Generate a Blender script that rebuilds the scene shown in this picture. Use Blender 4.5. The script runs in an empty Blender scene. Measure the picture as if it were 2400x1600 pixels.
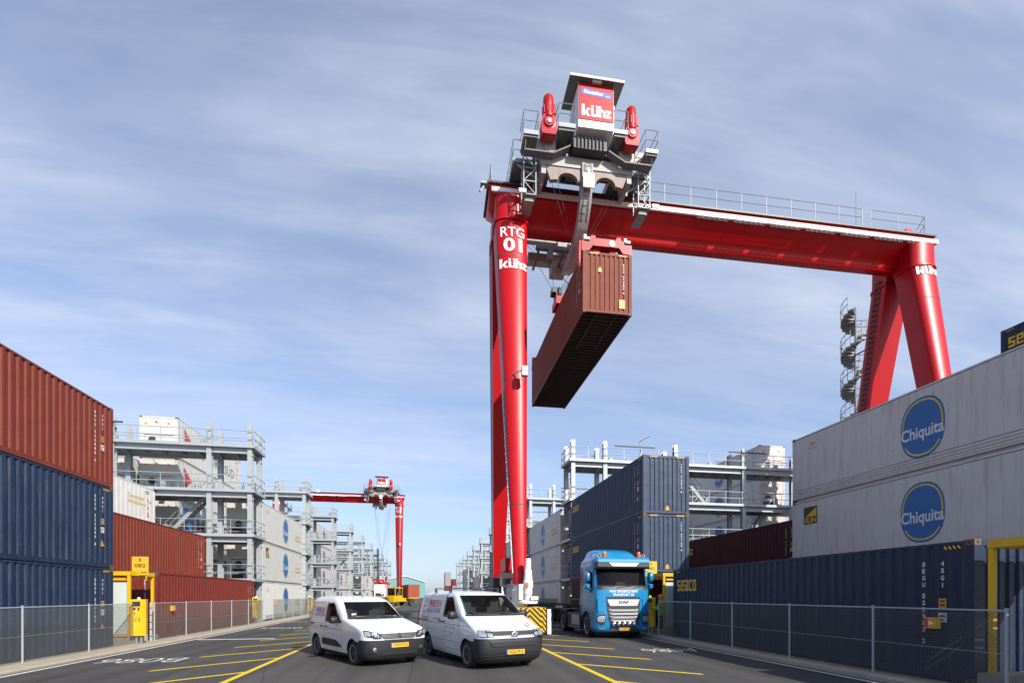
import bpy, math, random
from mathutils import Vector, Matrix
R = math.radians
random.seed(7)
SC = bpy.context.scene
COL = SC.collection

# ---------------------------------------------------------------- camera
CAM_H = 1.93
YAW = 0.172
cd = bpy.data.cameras.new('camera'); cam = bpy.data.objects.new('camera', cd); COL.objects.link(cam)
cam.location = (0, 0, CAM_H)
cam.rotation_euler = (R(90), 0, -YAW)
cd.sensor_width = 36.0; cd.lens = 36.0*1174/2400; cd.shift_y = (1393-800)/2400
cd.clip_start = 0.1; cd.clip_end = 6000
SC.camera = cam

# ---------------------------------------------------------------- light
SUNV = Vector((-.73, 1.25, -1.0)).normalized()       # the way the light travels
sl = bpy.data.lights.new('sun', 'SUN'); sun = bpy.data.objects.new('sun', sl); COL.objects.link(sun)
sun.rotation_euler = SUNV.to_track_quat('-Z', 'Y').to_euler()
sun.location = (0, 0, 60)
sl.energy = 5.0; sl.angle = R(.53); sl.color = (1.0, .945, .86)
ELEV = math.asin(-SUNV.z); AZ = math.atan2(-SUNV.x, -SUNV.y)
w = bpy.data.worlds.new('World'); SC.world = w; w.use_nodes = True
nt = w.node_tree; nt.nodes.clear()
def N(t, typ, **k):
    n = t.nodes.new(typ)
    for a, b in k.items():
        if a.startswith('i_'):
            n.inputs[a[2:].replace('_', ' ')].default_value = b
        else: setattr(n, a, b)
    return n
out = N(nt, 'ShaderNodeOutputWorld'); bg = N(nt, 'ShaderNodeBackground'); bg.inputs[1].default_value = .114
sky = N(nt, 'ShaderNodeTexSky', sky_type='NISHITA', sun_disc=False, sun_elevation=ELEV, sun_rotation=AZ,
        air_density=1.0, dust_density=.6, ozone_density=1.4)
tc = N(nt, 'ShaderNodeTexCoord'); sep = N(nt, 'ShaderNodeSeparateXYZ'); nt.links.new(tc.outputs['Generated'], sep.inputs[0])
def M(op, a, b=None, c=None, t=nt):
    n = t.nodes.new('ShaderNodeMath'); n.operation = op
    for i, s in enumerate((a, b, c)):
        if s is None: continue
        if isinstance(s, (int, float)): n.inputs[i].default_value = s
        else: t.links.new(s, n.inputs[i])
    return n.outputs[0]
zz = M('MAXIMUM', sep.outputs[2], 0.0); den = M('ADD', zz, .16)
px = M('DIVIDE', sep.outputs[0], den); py = M('DIVIDE', sep.outputs[1], den)
cmb = N(nt, 'ShaderNodeCombineXYZ'); nt.links.new(px, cmb.inputs[0]); nt.links.new(py, cmb.inputs[1])
def cloud(rot, sc, scale, det, lo, hi, dist=.6, off=0):
    mp = N(nt, 'ShaderNodeMapping'); mp.inputs['Rotation'].default_value = (0, 0, R(rot)); mp.inputs['Scale'].default_value = sc
    mp.inputs['Location'].default_value = (off, off*.7, 0)
    nt.links.new(cmb.outputs[0], mp.inputs[0])
    no = N(nt, 'ShaderNodeTexNoise'); no.inputs['Scale'].default_value = scale; no.inputs['Detail'].default_value = det
    no.inputs['Roughness'].default_value = .62; no.inputs['Distortion'].default_value = dist
    nt.links.new(mp.outputs[0], no.inputs['Vector'])
    r = N(nt, 'ShaderNodeMapRange', interpolation_type='SMOOTHSTEP'); r.inputs['From Min'].default_value = lo; r.inputs['From Max'].default_value = hi
    nt.links.new(no.outputs['Fac'], r.inputs['Value']); return r.outputs[0]
c1 = cloud(13, (.55, 1.7, 1), .8, 5, .32, .68, .4)
c2 = cloud(5, (1.0, 5.0, 1), 1.2, 7, .34, .80, .5, 3.1)
c3 = cloud(14, (.45, .8, 1), .8, 3, .36, .66, .2, 8)
cf = M('MULTIPLY', M('ADD', M('MULTIPLY', c1, .60), M('MULTIPLY', c2, .38)), M('ADD', .45, M('MULTIPLY', c3, .75)))
ahead = M('MULTIPLY_ADD', M('MINIMUM', M('MAXIMUM', M('MULTIPLY_ADD', sep.outputs[1], 2.0, .5), 0.0), 1.0), .75, .25)   # cloud thinned overhead and behind the camera, out of view, to lower fill light
cf = M('MULTIPLY', M('MINIMUM', M('ADD', M('MULTIPLY', cf, .95), .15), .95), ahead)
hz = M('POWER', M('SUBTRACT', 1.0, M('MINIMUM', M('MULTIPLY', zz, 2.6), 1.0)), 1.6)
cf2 = M('MULTIPLY', cf, M('MULTIPLY_ADD', hz, -.6, 1.0))
tint = N(nt, 'ShaderNodeMix', data_type='RGBA', blend_type='MULTIPLY'); tint.inputs['Factor'].default_value = 1
hm = N(nt, 'ShaderNodeMix', data_type='RGBA'); nt.links.new(hz, hm.inputs['Factor']); hm.inputs['A'].default_value = (1.22, 1.22, 1.34, 1); hm.inputs['B'].default_value = (.58, .68, 1.0, 1)
nt.links.new(sky.outputs[0], tint.inputs['A']); nt.links.new(hm.outputs['Result'], tint.inputs['B'])
mx = N(nt, 'ShaderNodeMix', data_type='RGBA'); nt.links.new(cf2, mx.inputs['Factor'])
mx.inputs['B'].default_value = (5.1, 5.6, 6.7, 1)
nt.links.new(tint.outputs['Result'], mx.inputs['A'])
nt.links.new(mx.outputs['Result'], bg.inputs[0]); nt.links.new(bg.outputs[0], out.inputs[0])
SC.view_settings.view_transform = 'Standard'; SC.view_settings.look = 'None'
SC.view_settings.exposure = 0.34; SC.view_settings.gamma = 1.0; SC.view_settings.use_curve_mapping = False
SC.render.engine = 'CYCLES'; SC.cycles.max_bounces = 6; SC.cycles.diffuse_bounces = 3

# ---------------------------------------------------------------- materials
def paint(name, col, rough=.5, metal=0, var=.18, scale=1.2, streak=0, scol=(.12, .07, .04), spots=0, bump=0, bscale=60, coat=0, spec=.5):
    m = bpy.data.materials.new(name); m.use_nodes = True; t = m.node_tree; b = t.nodes['Principled BSDF']
    L = t.links
    b.inputs['Roughness'].default_value = rough; b.inputs['Metallic'].default_value = metal
    b.inputs['Specular IOR Level'].default_value = spec
    if coat: b.inputs['Coat Weight'].default_value = coat; b.inputs['Coat Roughness'].default_value = .06
    tcn = N(t, 'ShaderNodeTexCoord'); oi = N(t, 'ShaderNodeObjectInfo')
    ad = N(t, 'ShaderNodeVectorMath', operation='ADD'); sc_ = N(t, 'ShaderNodeVectorMath', operation='SCALE')
    cb = N(t, 'ShaderNodeCombineXYZ'); L.new(oi.outputs['Random'], cb.inputs[0]); L.new(oi.outputs['Random'], cb.inputs[1])
    L.new(cb.outputs[0], sc_.inputs[0]); sc_.inputs['Scale'].default_value = 37.0
    L.new(tcn.outputs['Object'], ad.inputs[0]); L.new(sc_.outputs[0], ad.inputs[1])
    no = N(t, 'ShaderNodeTexNoise'); no.inputs['Scale'].default_value = scale; no.inputs['Detail'].default_value = 6; no.inputs['Roughness'].default_value = .6
    L.new(ad.outputs[0], no.inputs['Vector'])
    f = M('MULTIPLY_ADD', no.outputs['Fac'], 2*var, 1-var, t)
    vm = N(t, 'ShaderNodeVectorMath', operation='SCALE'); vm.inputs[0].default_value = col; L.new(f, vm.inputs['Scale'])
    cur = vm.outputs[0]
    if streak:
        mp = N(t, 'ShaderNodeMapping'); mp.inputs['Scale'].default_value = (7, 7, .55); L.new(ad.outputs[0], mp.inputs[0])
        n2 = N(t, 'ShaderNodeTexNoise'); n2.inputs['Scale'].default_value = 1.0; n2.inputs['Detail'].default_value = 5; n2.inputs['Roughness'].default_value = .7
        L.new(mp.outputs[0], n2.inputs['Vector'])
        r = N(t, 'ShaderNodeMapRange'); r.inputs['From Min'].default_value = .52; r.inputs['From Max'].default_value = .8; r.inputs['To Max'].default_value = streak
        L.new(n2.outputs['Fac'], r.inputs['Value'])
        mm = N(t, 'ShaderNodeMix', data_type='RGBA'); L.new(r.outputs[0], mm.inputs['Factor']); L.new(cur, mm.inputs['A']); mm.inputs['B'].default_value = (*scol, 1)
        cur = mm.outputs['Result']
    if spots:
        n3 = N(t, 'ShaderNodeTexNoise'); n3.inputs['Scale'].default_value = 4.5; n3.inputs['Detail'].default_value = 8; n3.inputs['Roughness'].default_value = .75
        L.new(ad.outputs[0], n3.inputs['Vector'])
        r = N(t, 'ShaderNodeMapRange'); r.inputs['From Min'].default_value = .62; r.inputs['From Max'].default_value = .68; r.inputs['To Max'].default_value = spots
        L.new(n3.outputs['Fac'], r.inputs['Value'])
        mm = N(t, 'ShaderNodeMix', data_type='RGBA'); L.new(r.outputs[0], mm.inputs['Factor']); L.new(cur, mm.inputs['A']); mm.inputs['B'].default_value = (.13, .06, .035, 1)
        cur = mm.outputs['Result']
    L.new(cur, b.inputs['Base Color'])
    if streak and not bump: bump, bscale = .6, 1.5
    if bump:
        n4 = N(t, 'ShaderNodeTexNoise'); n4.inputs['Scale'].default_value = bscale; n4.inputs['Detail'].default_value = 4
        L.new(tcn.outputs['Object'], n4.inputs['Vector'])
        bp = N(t, 'ShaderNodeBump'); bp.inputs['Strength'].default_value = bump; bp.inputs['Distance'].default_value = .02 if bscale > 10 else .06
        L.new(n4.outputs['Fac'], bp.inputs['Height']); L.new(bp.outputs[0], b.inputs['Normal'])
    return m
MT = {}
MT['red'] = paint('red_box_paint', (.175, .033, .018), .6, streak=.6, scol=(.11, .035, .03), spots=.5, spec=.3)
MT['red2'] = paint('dark_red_box_paint', (.155, .023, .015), .6, streak=.4, scol=(.1, .03, .025), spots=.3, spec=.3)
MT['maroon'] = paint('maroon_box_paint', (.075, .014, .014), .6, streak=.3, spots=.3, spec=.3)
MT['brown'] = paint('brown_box_paint', (.205, .050, .026), .65, streak=.4, scol=(.12, .05, .04), spots=.4, spec=.3)
MT['orange'] = paint('orange_box_paint', (.33, .07, .03), .6, streak=.3, spots=.3)
MT['blue'] = paint('blue_box_paint', (.012, .025, .060), .5, streak=.5, scol=(.10, .10, .11), spots=.45, spec=.35)
MT['blue2'] = paint('pale_blue_box_paint', (.040, .062, .110), .55, streak=.35, scol=(.13, .14, .15), spots=.4, spec=.3)
MT['green'] = paint('green_box_paint', (.03, .12, .10), .6, streak=.3)
MT['grey'] = paint('grey_box_paint', (.30, .30, .30), .6, streak=.3)
MT['reefer'] = paint('white_reefer_paint', (.55, .54, .50), .45, streak=.28, scol=(.42, .36, .28), var=.07, spots=.25)
MT['reefer2'] = paint('clean_white_reefer_paint', (.66, .66, .63), .45, streak=.15, scol=(.5, .46, .4), var=.05, spots=.1)
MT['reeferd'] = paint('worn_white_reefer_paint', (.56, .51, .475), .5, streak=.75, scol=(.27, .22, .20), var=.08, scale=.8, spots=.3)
MT['under'] = paint('underframe_paint', (.05, .032, .028), .8, streak=.4)
MT['rust'] = paint('rusty_casting', (.16, .085, .055), .8, var=.4, scale=8)
MT['galv'] = paint('galvanised_steel', (.40, .43, .44), .5, .35, var=.16, scale=2.5, spec=.4)
MT['galvd'] = paint('dull_galvanised_steel', (.30, .32, .33), .6, .3, var=.2, scale=3)
MT['dark'] = paint('dark_steel', (.055, .058, .06), .5, .3)
MT['black'] = paint('black_plastic', (.018, .018, .02), .5, bump=0)
MT['trim'] = paint('grey_plastic', (.045, .046, .05), .55)
MT['rubber'] = paint('tyre_rubber', (.025, .025, .026), .85, var=.3, scale=8)
MT['crane'] = paint('crane_red_paint', (.45, .003, .006), .37, var=.14, scale=.6, streak=.3, scol=(.22, .012, .015), spec=.3, bump=.06, bscale=.8)
MT['craned'] = paint('motor_red_paint', (.42, .008, .012), .4, var=.2, spec=.3)
MT['apron'] = paint('apron_shaded_grey', (.27, .215, .185), .6, var=.2, streak=.4)  # trolley grey made darker and browner: shade on the sloping apron put into colour
MT['cgrey'] = paint('trolley_grey_paint', (.40, .375, .35), .55, var=.16, streak=.45, scol=(.2, .17, .15))
MT['cdark'] = paint('trolley_dark_plate', (.14, .145, .14), .6, var=.25)
MT['white'] = paint('white_paint', (.78, .78, .77), .45, var=.05)
MT['yellow'] = paint('yellow_paint', (.68, .40, .006), .45, var=.12, streak=.1)
MT['ysign'] = paint('yellow_sign', (.66, .40, .03), .5, var=.1)
MT['ydecal'] = paint('yellow_decal', (.70, .40, .02), .5, var=.25, scale=6)
MT['wdecal'] = paint('white_decal', (.66, .64, .62), .5, var=.3, scale=9)
MT['odecal'] = paint('orange_decal', (.60, .28, .03), .5, var=.2)
MT['logob'] = paint('blue_logo', (.008, .115, .33), .45, var=.12)
MT['logoy'] = paint('logo_yellow', (.62, .45, .03), .45)
MT['rdecal'] = paint('red_decal', (.50, .05, .05), .5)
MT['bdecal'] = paint('blue_decal', (.06, .20, .50), .5)
MT['signblue'] = paint('sign_blue', (.03, .10, .38), .5)
MT['concrete'] = paint('concrete', (.33, .30, .26), .9, var=.25, scale=3, bump=.3)
MT['kerb'] = paint('sandy_kerb', (.36, .31, .24), .95, var=.3, scale=2, bump=.4, bscale=40)
MT['vanwhite'] = paint('van_white', (.76, .77, .78), .3, var=.02, coat=.6)
MT['dafblue'] = paint('truck_blue', (.010, .23, .47), .25, .1, var=.05, coat=.6)
MT['bump'] = paint('bumper_plastic', (.022, .023, .026), .5)
MT['silver'] = paint('silver_paint', (.68, .69, .70), .3, .3, var=.05)
MT['wire'] = paint('fence_wire', (.16, .165, .16), .6, .3)
MT['cable'] = paint('blue_cable', (.03, .10, .35), .6)
MT['stairg'] = paint('stair_steel', (.24, .25, .255), .6, .3, var=.2)
MT['seat'] = paint('seat_fabric', (.16, .16, .17), .9)
MT['cab'] = paint('cabin_dark', (.03, .03, .033), .8)
MT['dafdark'] = paint('truck_dark_blue', (.02, .035, .10), .3, .2, var=.1, coat=.5)
MT['chrome'] = paint('chrome', (.80, .80, .80), .18, 1.0, var=.03)
MT['rim'] = paint('rim_silver', (.46, .46, .47), .4, .35, var=.08)
MT['steelw'] = paint('dull_steel', (.28, .28, .28), .5, .5)
MT['teal'] = paint('teal_cladding', (.15, .33, .31), .7, var=.08)
MT['roofw'] = paint('pale_roof', (.62, .62, .6), .6)
MT['panel'] = paint('pale_door_panel', (.50, .56, .52), .5, var=.05)
MT['cream'] = paint('pale_plate', (.5, .5, .48), .5)
MT['hivis'] = paint('hi_vis_fabric', (.30, .60, .04), .8, var=.1, scale=6)
MT['hivor'] = paint('orange_fabric', (.75, .16, .02), .8)
MT['cloth'] = paint('dark_trousers', (.03, .035, .05), .9, var=.2, scale=6)
MT['skin'] = paint('skin', (.45, .26, .18), .6)
MT['amber'] = paint('amber_lens', (.75, .16, .01), .25)
MT['lens'] = paint('headlamp_lens', (.45, .46, .48), .12, .5, var=.5, scale=14, coat=1)
MT['lampglass'] = paint('lamp_glass', (.8, .8, .72), .2)
def glass(name, col, mixf=.26):
    m = bpy.data.materials.new(name); m.use_nodes = True; t = m.node_tree; b = t.nodes['Principled BSDF']
    b.inputs['Base Color'].default_value = (*col, 1); b.inputs['Roughness'].default_value = .04
    b.inputs['IOR'].default_value = 1.5
    tr = N(t, 'ShaderNodeBsdfTransparent'); tr.inputs[0].default_value = (.50, .53, .52, 1)
    mx_ = N(t, 'ShaderNodeMixShader'); mx_.inputs[0].default_value = mixf
    t.links.new(tr.outputs[0], mx_.inputs[1]); t.links.new(b.outputs[0], mx_.inputs[2])
    t.links.new(mx_.outputs[0], t.nodes['Material Output'].inputs[0]); return m
MT['glass'] = glass('tinted_glass', (.012, .014, .016))
def lamp(name, col, st):
    m = bpy.data.materials.new(name); m.use_nodes = True; b = m.node_tree.nodes['Principled BSDF']
    b.inputs['Base Color'].default_value = (*col, 1); b.inputs['Emission Color'].default_value = (*col, 1); b.inputs['Emission Strength'].default_value = st
    return m
MT['greenlamp'] = lamp('green_signal_lamp', (.05, .9, .12), 2.0)
MT['flood'] = lamp('flood_lamp_glass', (1, .95, .8), 1.0)
def asphalt(name, col, line=False):
    m = bpy.data.materials.new(name); m.use_nodes = True; t = m.node_tree; b = t.nodes['Principled BSDF']; L = t.links
    b.inputs['Roughness'].default_value = .82; b.inputs['Specular IOR Level'].default_value = .35
    g = N(t, 'ShaderNodeNewGeometry')
    n1 = N(t, 'ShaderNodeTexNoise'); n1.inputs['Scale'].default_value = .22; n1.inputs['Detail'].default_value = 7; n1.inputs['Roughness'].default_value = .65
    L.new(g.outputs['Position'], n1.inputs['Vector'])
    mp = N(t, 'ShaderNodeMapping'); mp.inputs['Scale'].default_value = (1.6, .05, 1); L.new(g.outputs['Position'], mp.inputs[0])
    n2 = N(t, 'ShaderNodeTexNoise'); n2.inputs['Scale'].default_value = 1; n2.inputs['Detail'].default_value = 5; L.new(mp.outputs[0], n2.inputs['Vector'])
    n3 = N(t, 'ShaderNodeTexNoise'); n3.inputs['Scale'].default_value = 26; n3.inputs['Detail'].default_value = 3; n3.inputs['Roughness'].default_value = .8
    L.new(g.outputs['Position'], n3.inputs['Vector'])
    n6 = N(t, 'ShaderNodeTexNoise'); n6.inputs['Scale'].default_value = .9; n6.inputs['Detail'].default_value = 4; L.new(g.outputs['Position'], n6.inputs['Vector'])
    st = N(t, 'ShaderNodeMapRange'); st.inputs['From Min'].default_value = .62; st.inputs['From Max'].default_value = .74; st.inputs['To Min'].default_value = 1; st.inputs['To Max'].default_value = .72; L.new(n6.outputs['Fac'], st.inputs['Value'])
    vo = N(t, 'ShaderNodeTexVoronoi', feature='DISTANCE_TO_EDGE'); vo.inputs['Scale'].default_value = .17; L.new(n6.outputs['Color'], vo.inputs['Vector']) if False else L.new(g.outputs['Position'], vo.inputs['Vector'])
    ck = N(t, 'ShaderNodeMapRange'); ck.inputs['From Min'].default_value = .0; ck.inputs['From Max'].default_value = .004; ck.inputs['To Min'].default_value = .6; L.new(vo.outputs['Distance'], ck.inputs['Value'])
    f = M('ADD', M('MULTIPLY', n1.outputs['Fac'], .9, t=t), M('ADD', M('MULTIPLY_ADD', n2.outputs['Fac'], 1.3, -.35, t), M('MULTIPLY_ADD', n3.outputs['Fac'], .9, -.1, t), t=t), t=t)
    vm = N(t, 'ShaderNodeVectorMath', operation='SCALE'); vm.inputs[0].default_value = col; L.new(M('MULTIPLY', M('MULTIPLY', M('MULTIPLY_ADD', f, 1.0, -.12, t), st.outputs[0], t=t), ck.outputs[0], t=t), vm.inputs['Scale'])
    L.new(vm.outputs[0], b.inputs['Base Color'])
    bp = N(t, 'ShaderNodeBump'); bp.inputs['Strength'].default_value = .35; bp.inputs['Distance'].default_value = .01
    n5 = N(t, 'ShaderNodeTexNoise'); n5.inputs['Scale'].default_value = 90; L.new(g.outputs['Position'], n5.inputs['Vector'])
    L.new(n5.outputs['Fac'], bp.inputs['Height']); L.new(bp.outputs[0], b.inputs['Normal'])
    return m
MT['asphalt'] = asphalt('asphalt', (.060, .057, .054))
MT['asphalt2'] = asphalt('runway_asphalt', (.070, .066, .060))
MT['yard'] = asphalt('yard_paving', (.13, .115, .095))
def marking(name, col):
    m = bpy.data.materials.new(name); m.use_nodes = True; t = m.node_tree; b = t.nodes['Principled BSDF']; L = t.links
    g = N(t, 'ShaderNodeNewGeometry'); n = N(t, 'ShaderNodeTexNoise'); n.inputs['Scale'].default_value = 18; n.inputs['Detail'].default_value = 8; n.inputs['Roughness'].default_value = .8
    L.new(g.outputs['Position'], n.inputs['Vector'])
    r = N(t, 'ShaderNodeMapRange'); r.inputs['From Min'].default_value = .54; r.inputs['From Max'].default_value = .70; L.new(n.outputs['Fac'], r.inputs['Value'])
    mm = N(t, 'ShaderNodeMix', data_type='RGBA'); mm.inputs['A'].default_value = (*col, 1); mm.inputs['B'].default_value = (.09, .085, .07, 1)
    L.new(r.outputs[0], mm.inputs['Factor']); L.new(mm.outputs['Result'], b.inputs['Base Color']); b.inputs['Roughness'].default_value = .7; return m
MT['ymark'] = marking('yellow_road_paint', (.72, .50, .015))
MT['wmark'] = marking('white_road_paint', (.66, .66, .63))

# ---------------------------------------------------------------- mesh builder
_txt = {}
def text_geo(s, bold=0.0):
    k = (s, bold)
    if k not in _txt:
        c = bpy.data.curves.new('t', 'FONT'); c.body = s; c.size = 1; c.offset = bold; c.resolution_u = 3
        o = bpy.data.objects.new('t', c); COL.objects.link(o)
        dg = bpy.context.evaluated_depsgraph_get(); me = bpy.data.meshes.new_from_object(o.evaluated_get(dg))
        vs = [(v.co.x, v.co.y) for v in me.vertices]; fs = [tuple(p.vertices) for p in me.polygons]
        bpy.data.objects.remove(o); bpy.data.curves.remove(c); bpy.data.meshes.remove(me)
        xs = [v[0] for v in vs]; ys = [v[1] for v in vs]
        x0, x1, y0, y1 = min(xs), max(xs), min(ys), max(ys)
        _txt[k] = ([(v[0]-x0, v[1]-y0) for v in vs], fs, x1-x0, y1-y0)
    return _txt[k]
class MB:
    def __init__(s): s.v = []; s.f = []; s.mi = []; s.c = 0
    def add(s, vs, fs):
        b = len(s.v); s.v += [tuple(v) for v in vs]; s.f += [tuple(i+b for i in f) for f in fs]; s.mi += [s.c]*len(fs); return s
    def box(s, x0, x1, y0, y1, z0, z1):
        return s.add([(x0,y0,z0),(x1,y0,z0),(x1,y1,z0),(x0,y1,z0),(x0,y0,z1),(x1,y0,z1),(x1,y1,z1),(x0,y1,z1)],
                     [(3,2,1,0),(4,5,6,7),(0,1,5,4),(1,2,6,5),(2,3,7,6),(3,0,4,7)])
    def bar(s, p, q, w, h=None, up=(0,0,1)):
        p = Vector(p); q = Vector(q); h = h or w; d = (q-p).normalized(); up = Vector(up)
        if abs(d.dot(up)) > .98: up = Vector((0,1,0)) if abs(d.y) < .9 else Vector((1,0,0))
        a = d.cross(up).normalized()*w/2; b = a.cross(d).normalized()*h/2
        vs = [p-a-b,p+a-b,p+a+b,p-a+b,q-a-b,q+a-b,q+a+b,q-a+b]
        return s.add(vs, [(3,2,1,0),(4,5,6,7),(0,1,5,4),(1,2,6,5),(2,3,7,6),(3,0,4,7)])
    def tube(s, p, q, r, n=8, r2=None, cap=True):
        p = Vector(p); q = Vector(q); r2 = r if r2 is None else r2; d = (q-p).normalized()
        a = d.orthogonal().normalized(); b = d.cross(a)
        vs = []
        for c, rr in ((p, r), (q, r2)):
            for i in range(n):
                t = 2*math.pi*i/n; vs.append(c+(a*math.cos(t)+b*math.sin(t))*rr)
        fs = [(i, (i+1) % n, n+(i+1) % n, n+i) for i in range(n)]
        if cap: fs += [tuple(range(n-1, -1, -1)), tuple(range(n, 2*n))]
        return s.add(vs, fs)
    def path(s, pts, r, n=6):
        for a, b in zip(pts[:-1], pts[1:]): s.tube(a, b, r, n)
        return s
    def lathe(s, prof, c=(0,0,0), axis='z', n=24):
        vs = []
        for (r, h) in prof:
            for i in range(n):
                t = 2*math.pi*i/n; a, b = r*math.cos(t), r*math.sin(t)
                vs.append({'z': (a, b, h), 'x': (h, a, b), 'y': (a, h, b)}[axis])
        vs = [(v[0]+c[0], v[1]+c[1], v[2]+c[2]) for v in vs]; k = len(prof)
        fs = [(j*n+i, j*n+(i+1) % n, (j+1)*n+(i+1) % n, (j+1)*n+i) for j in range(k-1) for i in range(n)]
        fs += [tuple(range(n-1, -1, -1)), tuple(range((k-1)*n, k*n))]
        return s.add(vs, fs)
    def prism(s, poly, axis, a, b):
        def P(u, v, h): return {'x': (h, u, v), 'y': (u, h, v), 'z': (u, v, h)}[axis]
        n = len(poly); vs = [P(u, v, a) for u, v in poly]+[P(u, v, b) for u, v in poly]
        fs = [(i, (i+1) % n, n+(i+1) % n, n+i) for i in range(n)]+[tuple(range(n-1, -1, -1)), tuple(range(n, 2*n))]
        return s.add(vs, fs)
    def loft(s, secs, cap=True):
        n = len(secs[0]); vs = [p for sec in secs for p in sec]
        fs = [(j*n+i, j*n+(i+1) % n, (j+1)*n+(i+1) % n, (j+1)*n+i) for j in range(len(secs)-1) for i in range(n)]
        if cap: fs += [tuple(range(n-1, -1, -1)), tuple(range((len(secs)-1)*n, len(secs)*n))]
        return s.add(vs, fs)
    def grid(s, rows):
        n = len(rows[0]); vs = [p for r_ in rows for p in r_]
        return s.add(vs, [(j*n+i, j*n+i+1, (j+1)*n+i+1, (j+1)*n+i) for j in range(len(rows)-1) for i in range(n-1)])
    def text(s, t, h, fn, bold=.02, width=None, align=.5, slant=0):
        """lettering h high, (u,v) -> fn(u,v); u measured from the anchor"""
        vs, fs, w_, h_ = text_geo(t, bold); k = h/h_; kx = (width/w_) if width else k
        return s.add([fn((x-w_*align)*kx+slant*y*k, y*k) for x, y in vs], fs)
    def quad2(s, pts, fn): return s.add([fn(u, v) for u, v in pts], [tuple(range(len(pts)))])
    def build(s, name, mats, parent=None, smooth=None):
        me = bpy.data.meshes.new(name); me.from_pydata(s.v, [], s.f)
        if isinstance(mats, str): mats = [mats]
        for m in mats: me.materials.append(MT[m])
        if any(s.mi): me.polygons.foreach_set('material_index', s.mi)
        if smooth:
            me.polygons.foreach_set('use_smooth', [True]*len(me.polygons)); me.set_sharp_from_angle(angle=R(smooth))
        me.update()
        o = bpy.data.objects.new(name, me); COL.objects.link(o)
        if parent: o.parent = parent
        return o
def tag(o, label=None, cat=None, group=None, kind=None):
    if label: o['label'] = label
    if cat: o['category'] = cat
    if group: o['group'] = group
    if kind: o['kind'] = kind
    return o
def thing(name, label, cat, loc=(0,0,0), rz=0, group=None):
    o = bpy.data.objects.new(name, None); COL.objects.link(o); o.location = loc; o.rotation_euler = (0, 0, rz)
    o.empty_display_size = .3
    return tag(o, label, cat, group)
def inst(me, name, parent, loc=(0,0,0), rz=0, label=None):
    o = bpy.data.objects.new(name, me); COL.objects.link(o); o.parent = parent; o.location = loc; o.rotation_euler = (0, 0, rz)
    if label: o['label'] = label
    return o
def copy_tree(o, parent=None):
    c = o.copy(); COL.objects.link(c); c.parent = parent
    for ch in list(o.children): copy_tree(ch, c)
    return c
_cache = {}
def cached(key, fn, mats, smooth=None):
    if key not in _cache:
        o = fn().build(key[0], mats, None, smooth); _cache[key] = o.data; bpy.data.objects.remove(o)
    return _cache[key]
# ---------------------------------------------------------------- ground, road, kerbs, markings
def sheet(name, x0, x1, y0, y1, z, m):
    b = MB(); b.add([(x0,y0,z),(x1,y0,z),(x1,y1,z),(x0,y1,z)], [(0,1,2,3)]); return tag(b.build(name, m), kind='structure')
sheet('ground', -2500, 2500, -400, 4500, 0, 'yard')
sheet('road', -9.97, 9.97, -60, 420, .004, 'asphalt')
sheet('crane_runway', -4.3, 4.05, -60, 420, .008, 'asphalt2')
b = MB(); b.prism([(-11.02, .003), (-9.97, .003), (-9.97, .05), (-10.05, .085), (-11.02, .10)], 'y', -60, 420); tag(b.build('kerb', 'kerb'), kind='structure')
b = MB(); b.prism([(9.97, .003), (10.62, .003), (10.62, .14), (10.08, .14), (9.97, .10)], 'y', -60, 420); tag(b.build('kerb', 'kerb'), kind='structure')
b = MB()
for x0, x1 in ((-9.80, -9.68), (9.66, 9.78)): b.add([(x0,-60,.012),(x1,-60,.012),(x1,400,.012),(x0,400,.012)], [(0,1,2,3)])
for y, s in ((23.3, -1), (37.6, -1), (26.6, 1), (52.5, -1)):
    xa, xb = sorted((s*6.5, s*9.6)); b.add([(xa,y,.012),(xb,y,.012),(xb,y+.28,.012),(xa,y+.28,.012)], [(0,1,2,3)])
def ground_text(t, cx, cy, wd, h): b.text(t, h, lambda u, v: (cx-u, cy-v+h/2, .012), -.012, wd)
for k, y in enumerate((16.3, 30.8, 45.6, 60.5)):
    ground_text('B08%d' % (6-k), -8.18, y, 2.2, 1.0); ground_text('A08%d' % (6-k), 8.42, y-.1, 1.95, 1.0)
tag(b.build('white_road_marking', 'wmark'), kind='structure')
b = MB()
for s, xi in ((-1, -4.34), (1, 4.12)):
    b.add([(xi-.075,-20,.016),(xi+.075,-20,.016),(xi+.075,300,.016),(xi-.075,300,.016)], [(0,1,2,3)])
    for k in range(-4, 60):
        y = 13.45+2.85*k; yy = y-2.3; xo = xi+s*2.5; dx, dy = .06, .085
        b.add([(xi,y-.10,.013),(xi,y+.10,.013),(xo+s*.0,yy+.10,.013),(xo,yy-.10,.013)], [(0,1,2,3)])
tag(b.build('yellow_road_marking', 'ymark'), kind='structure')
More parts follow.
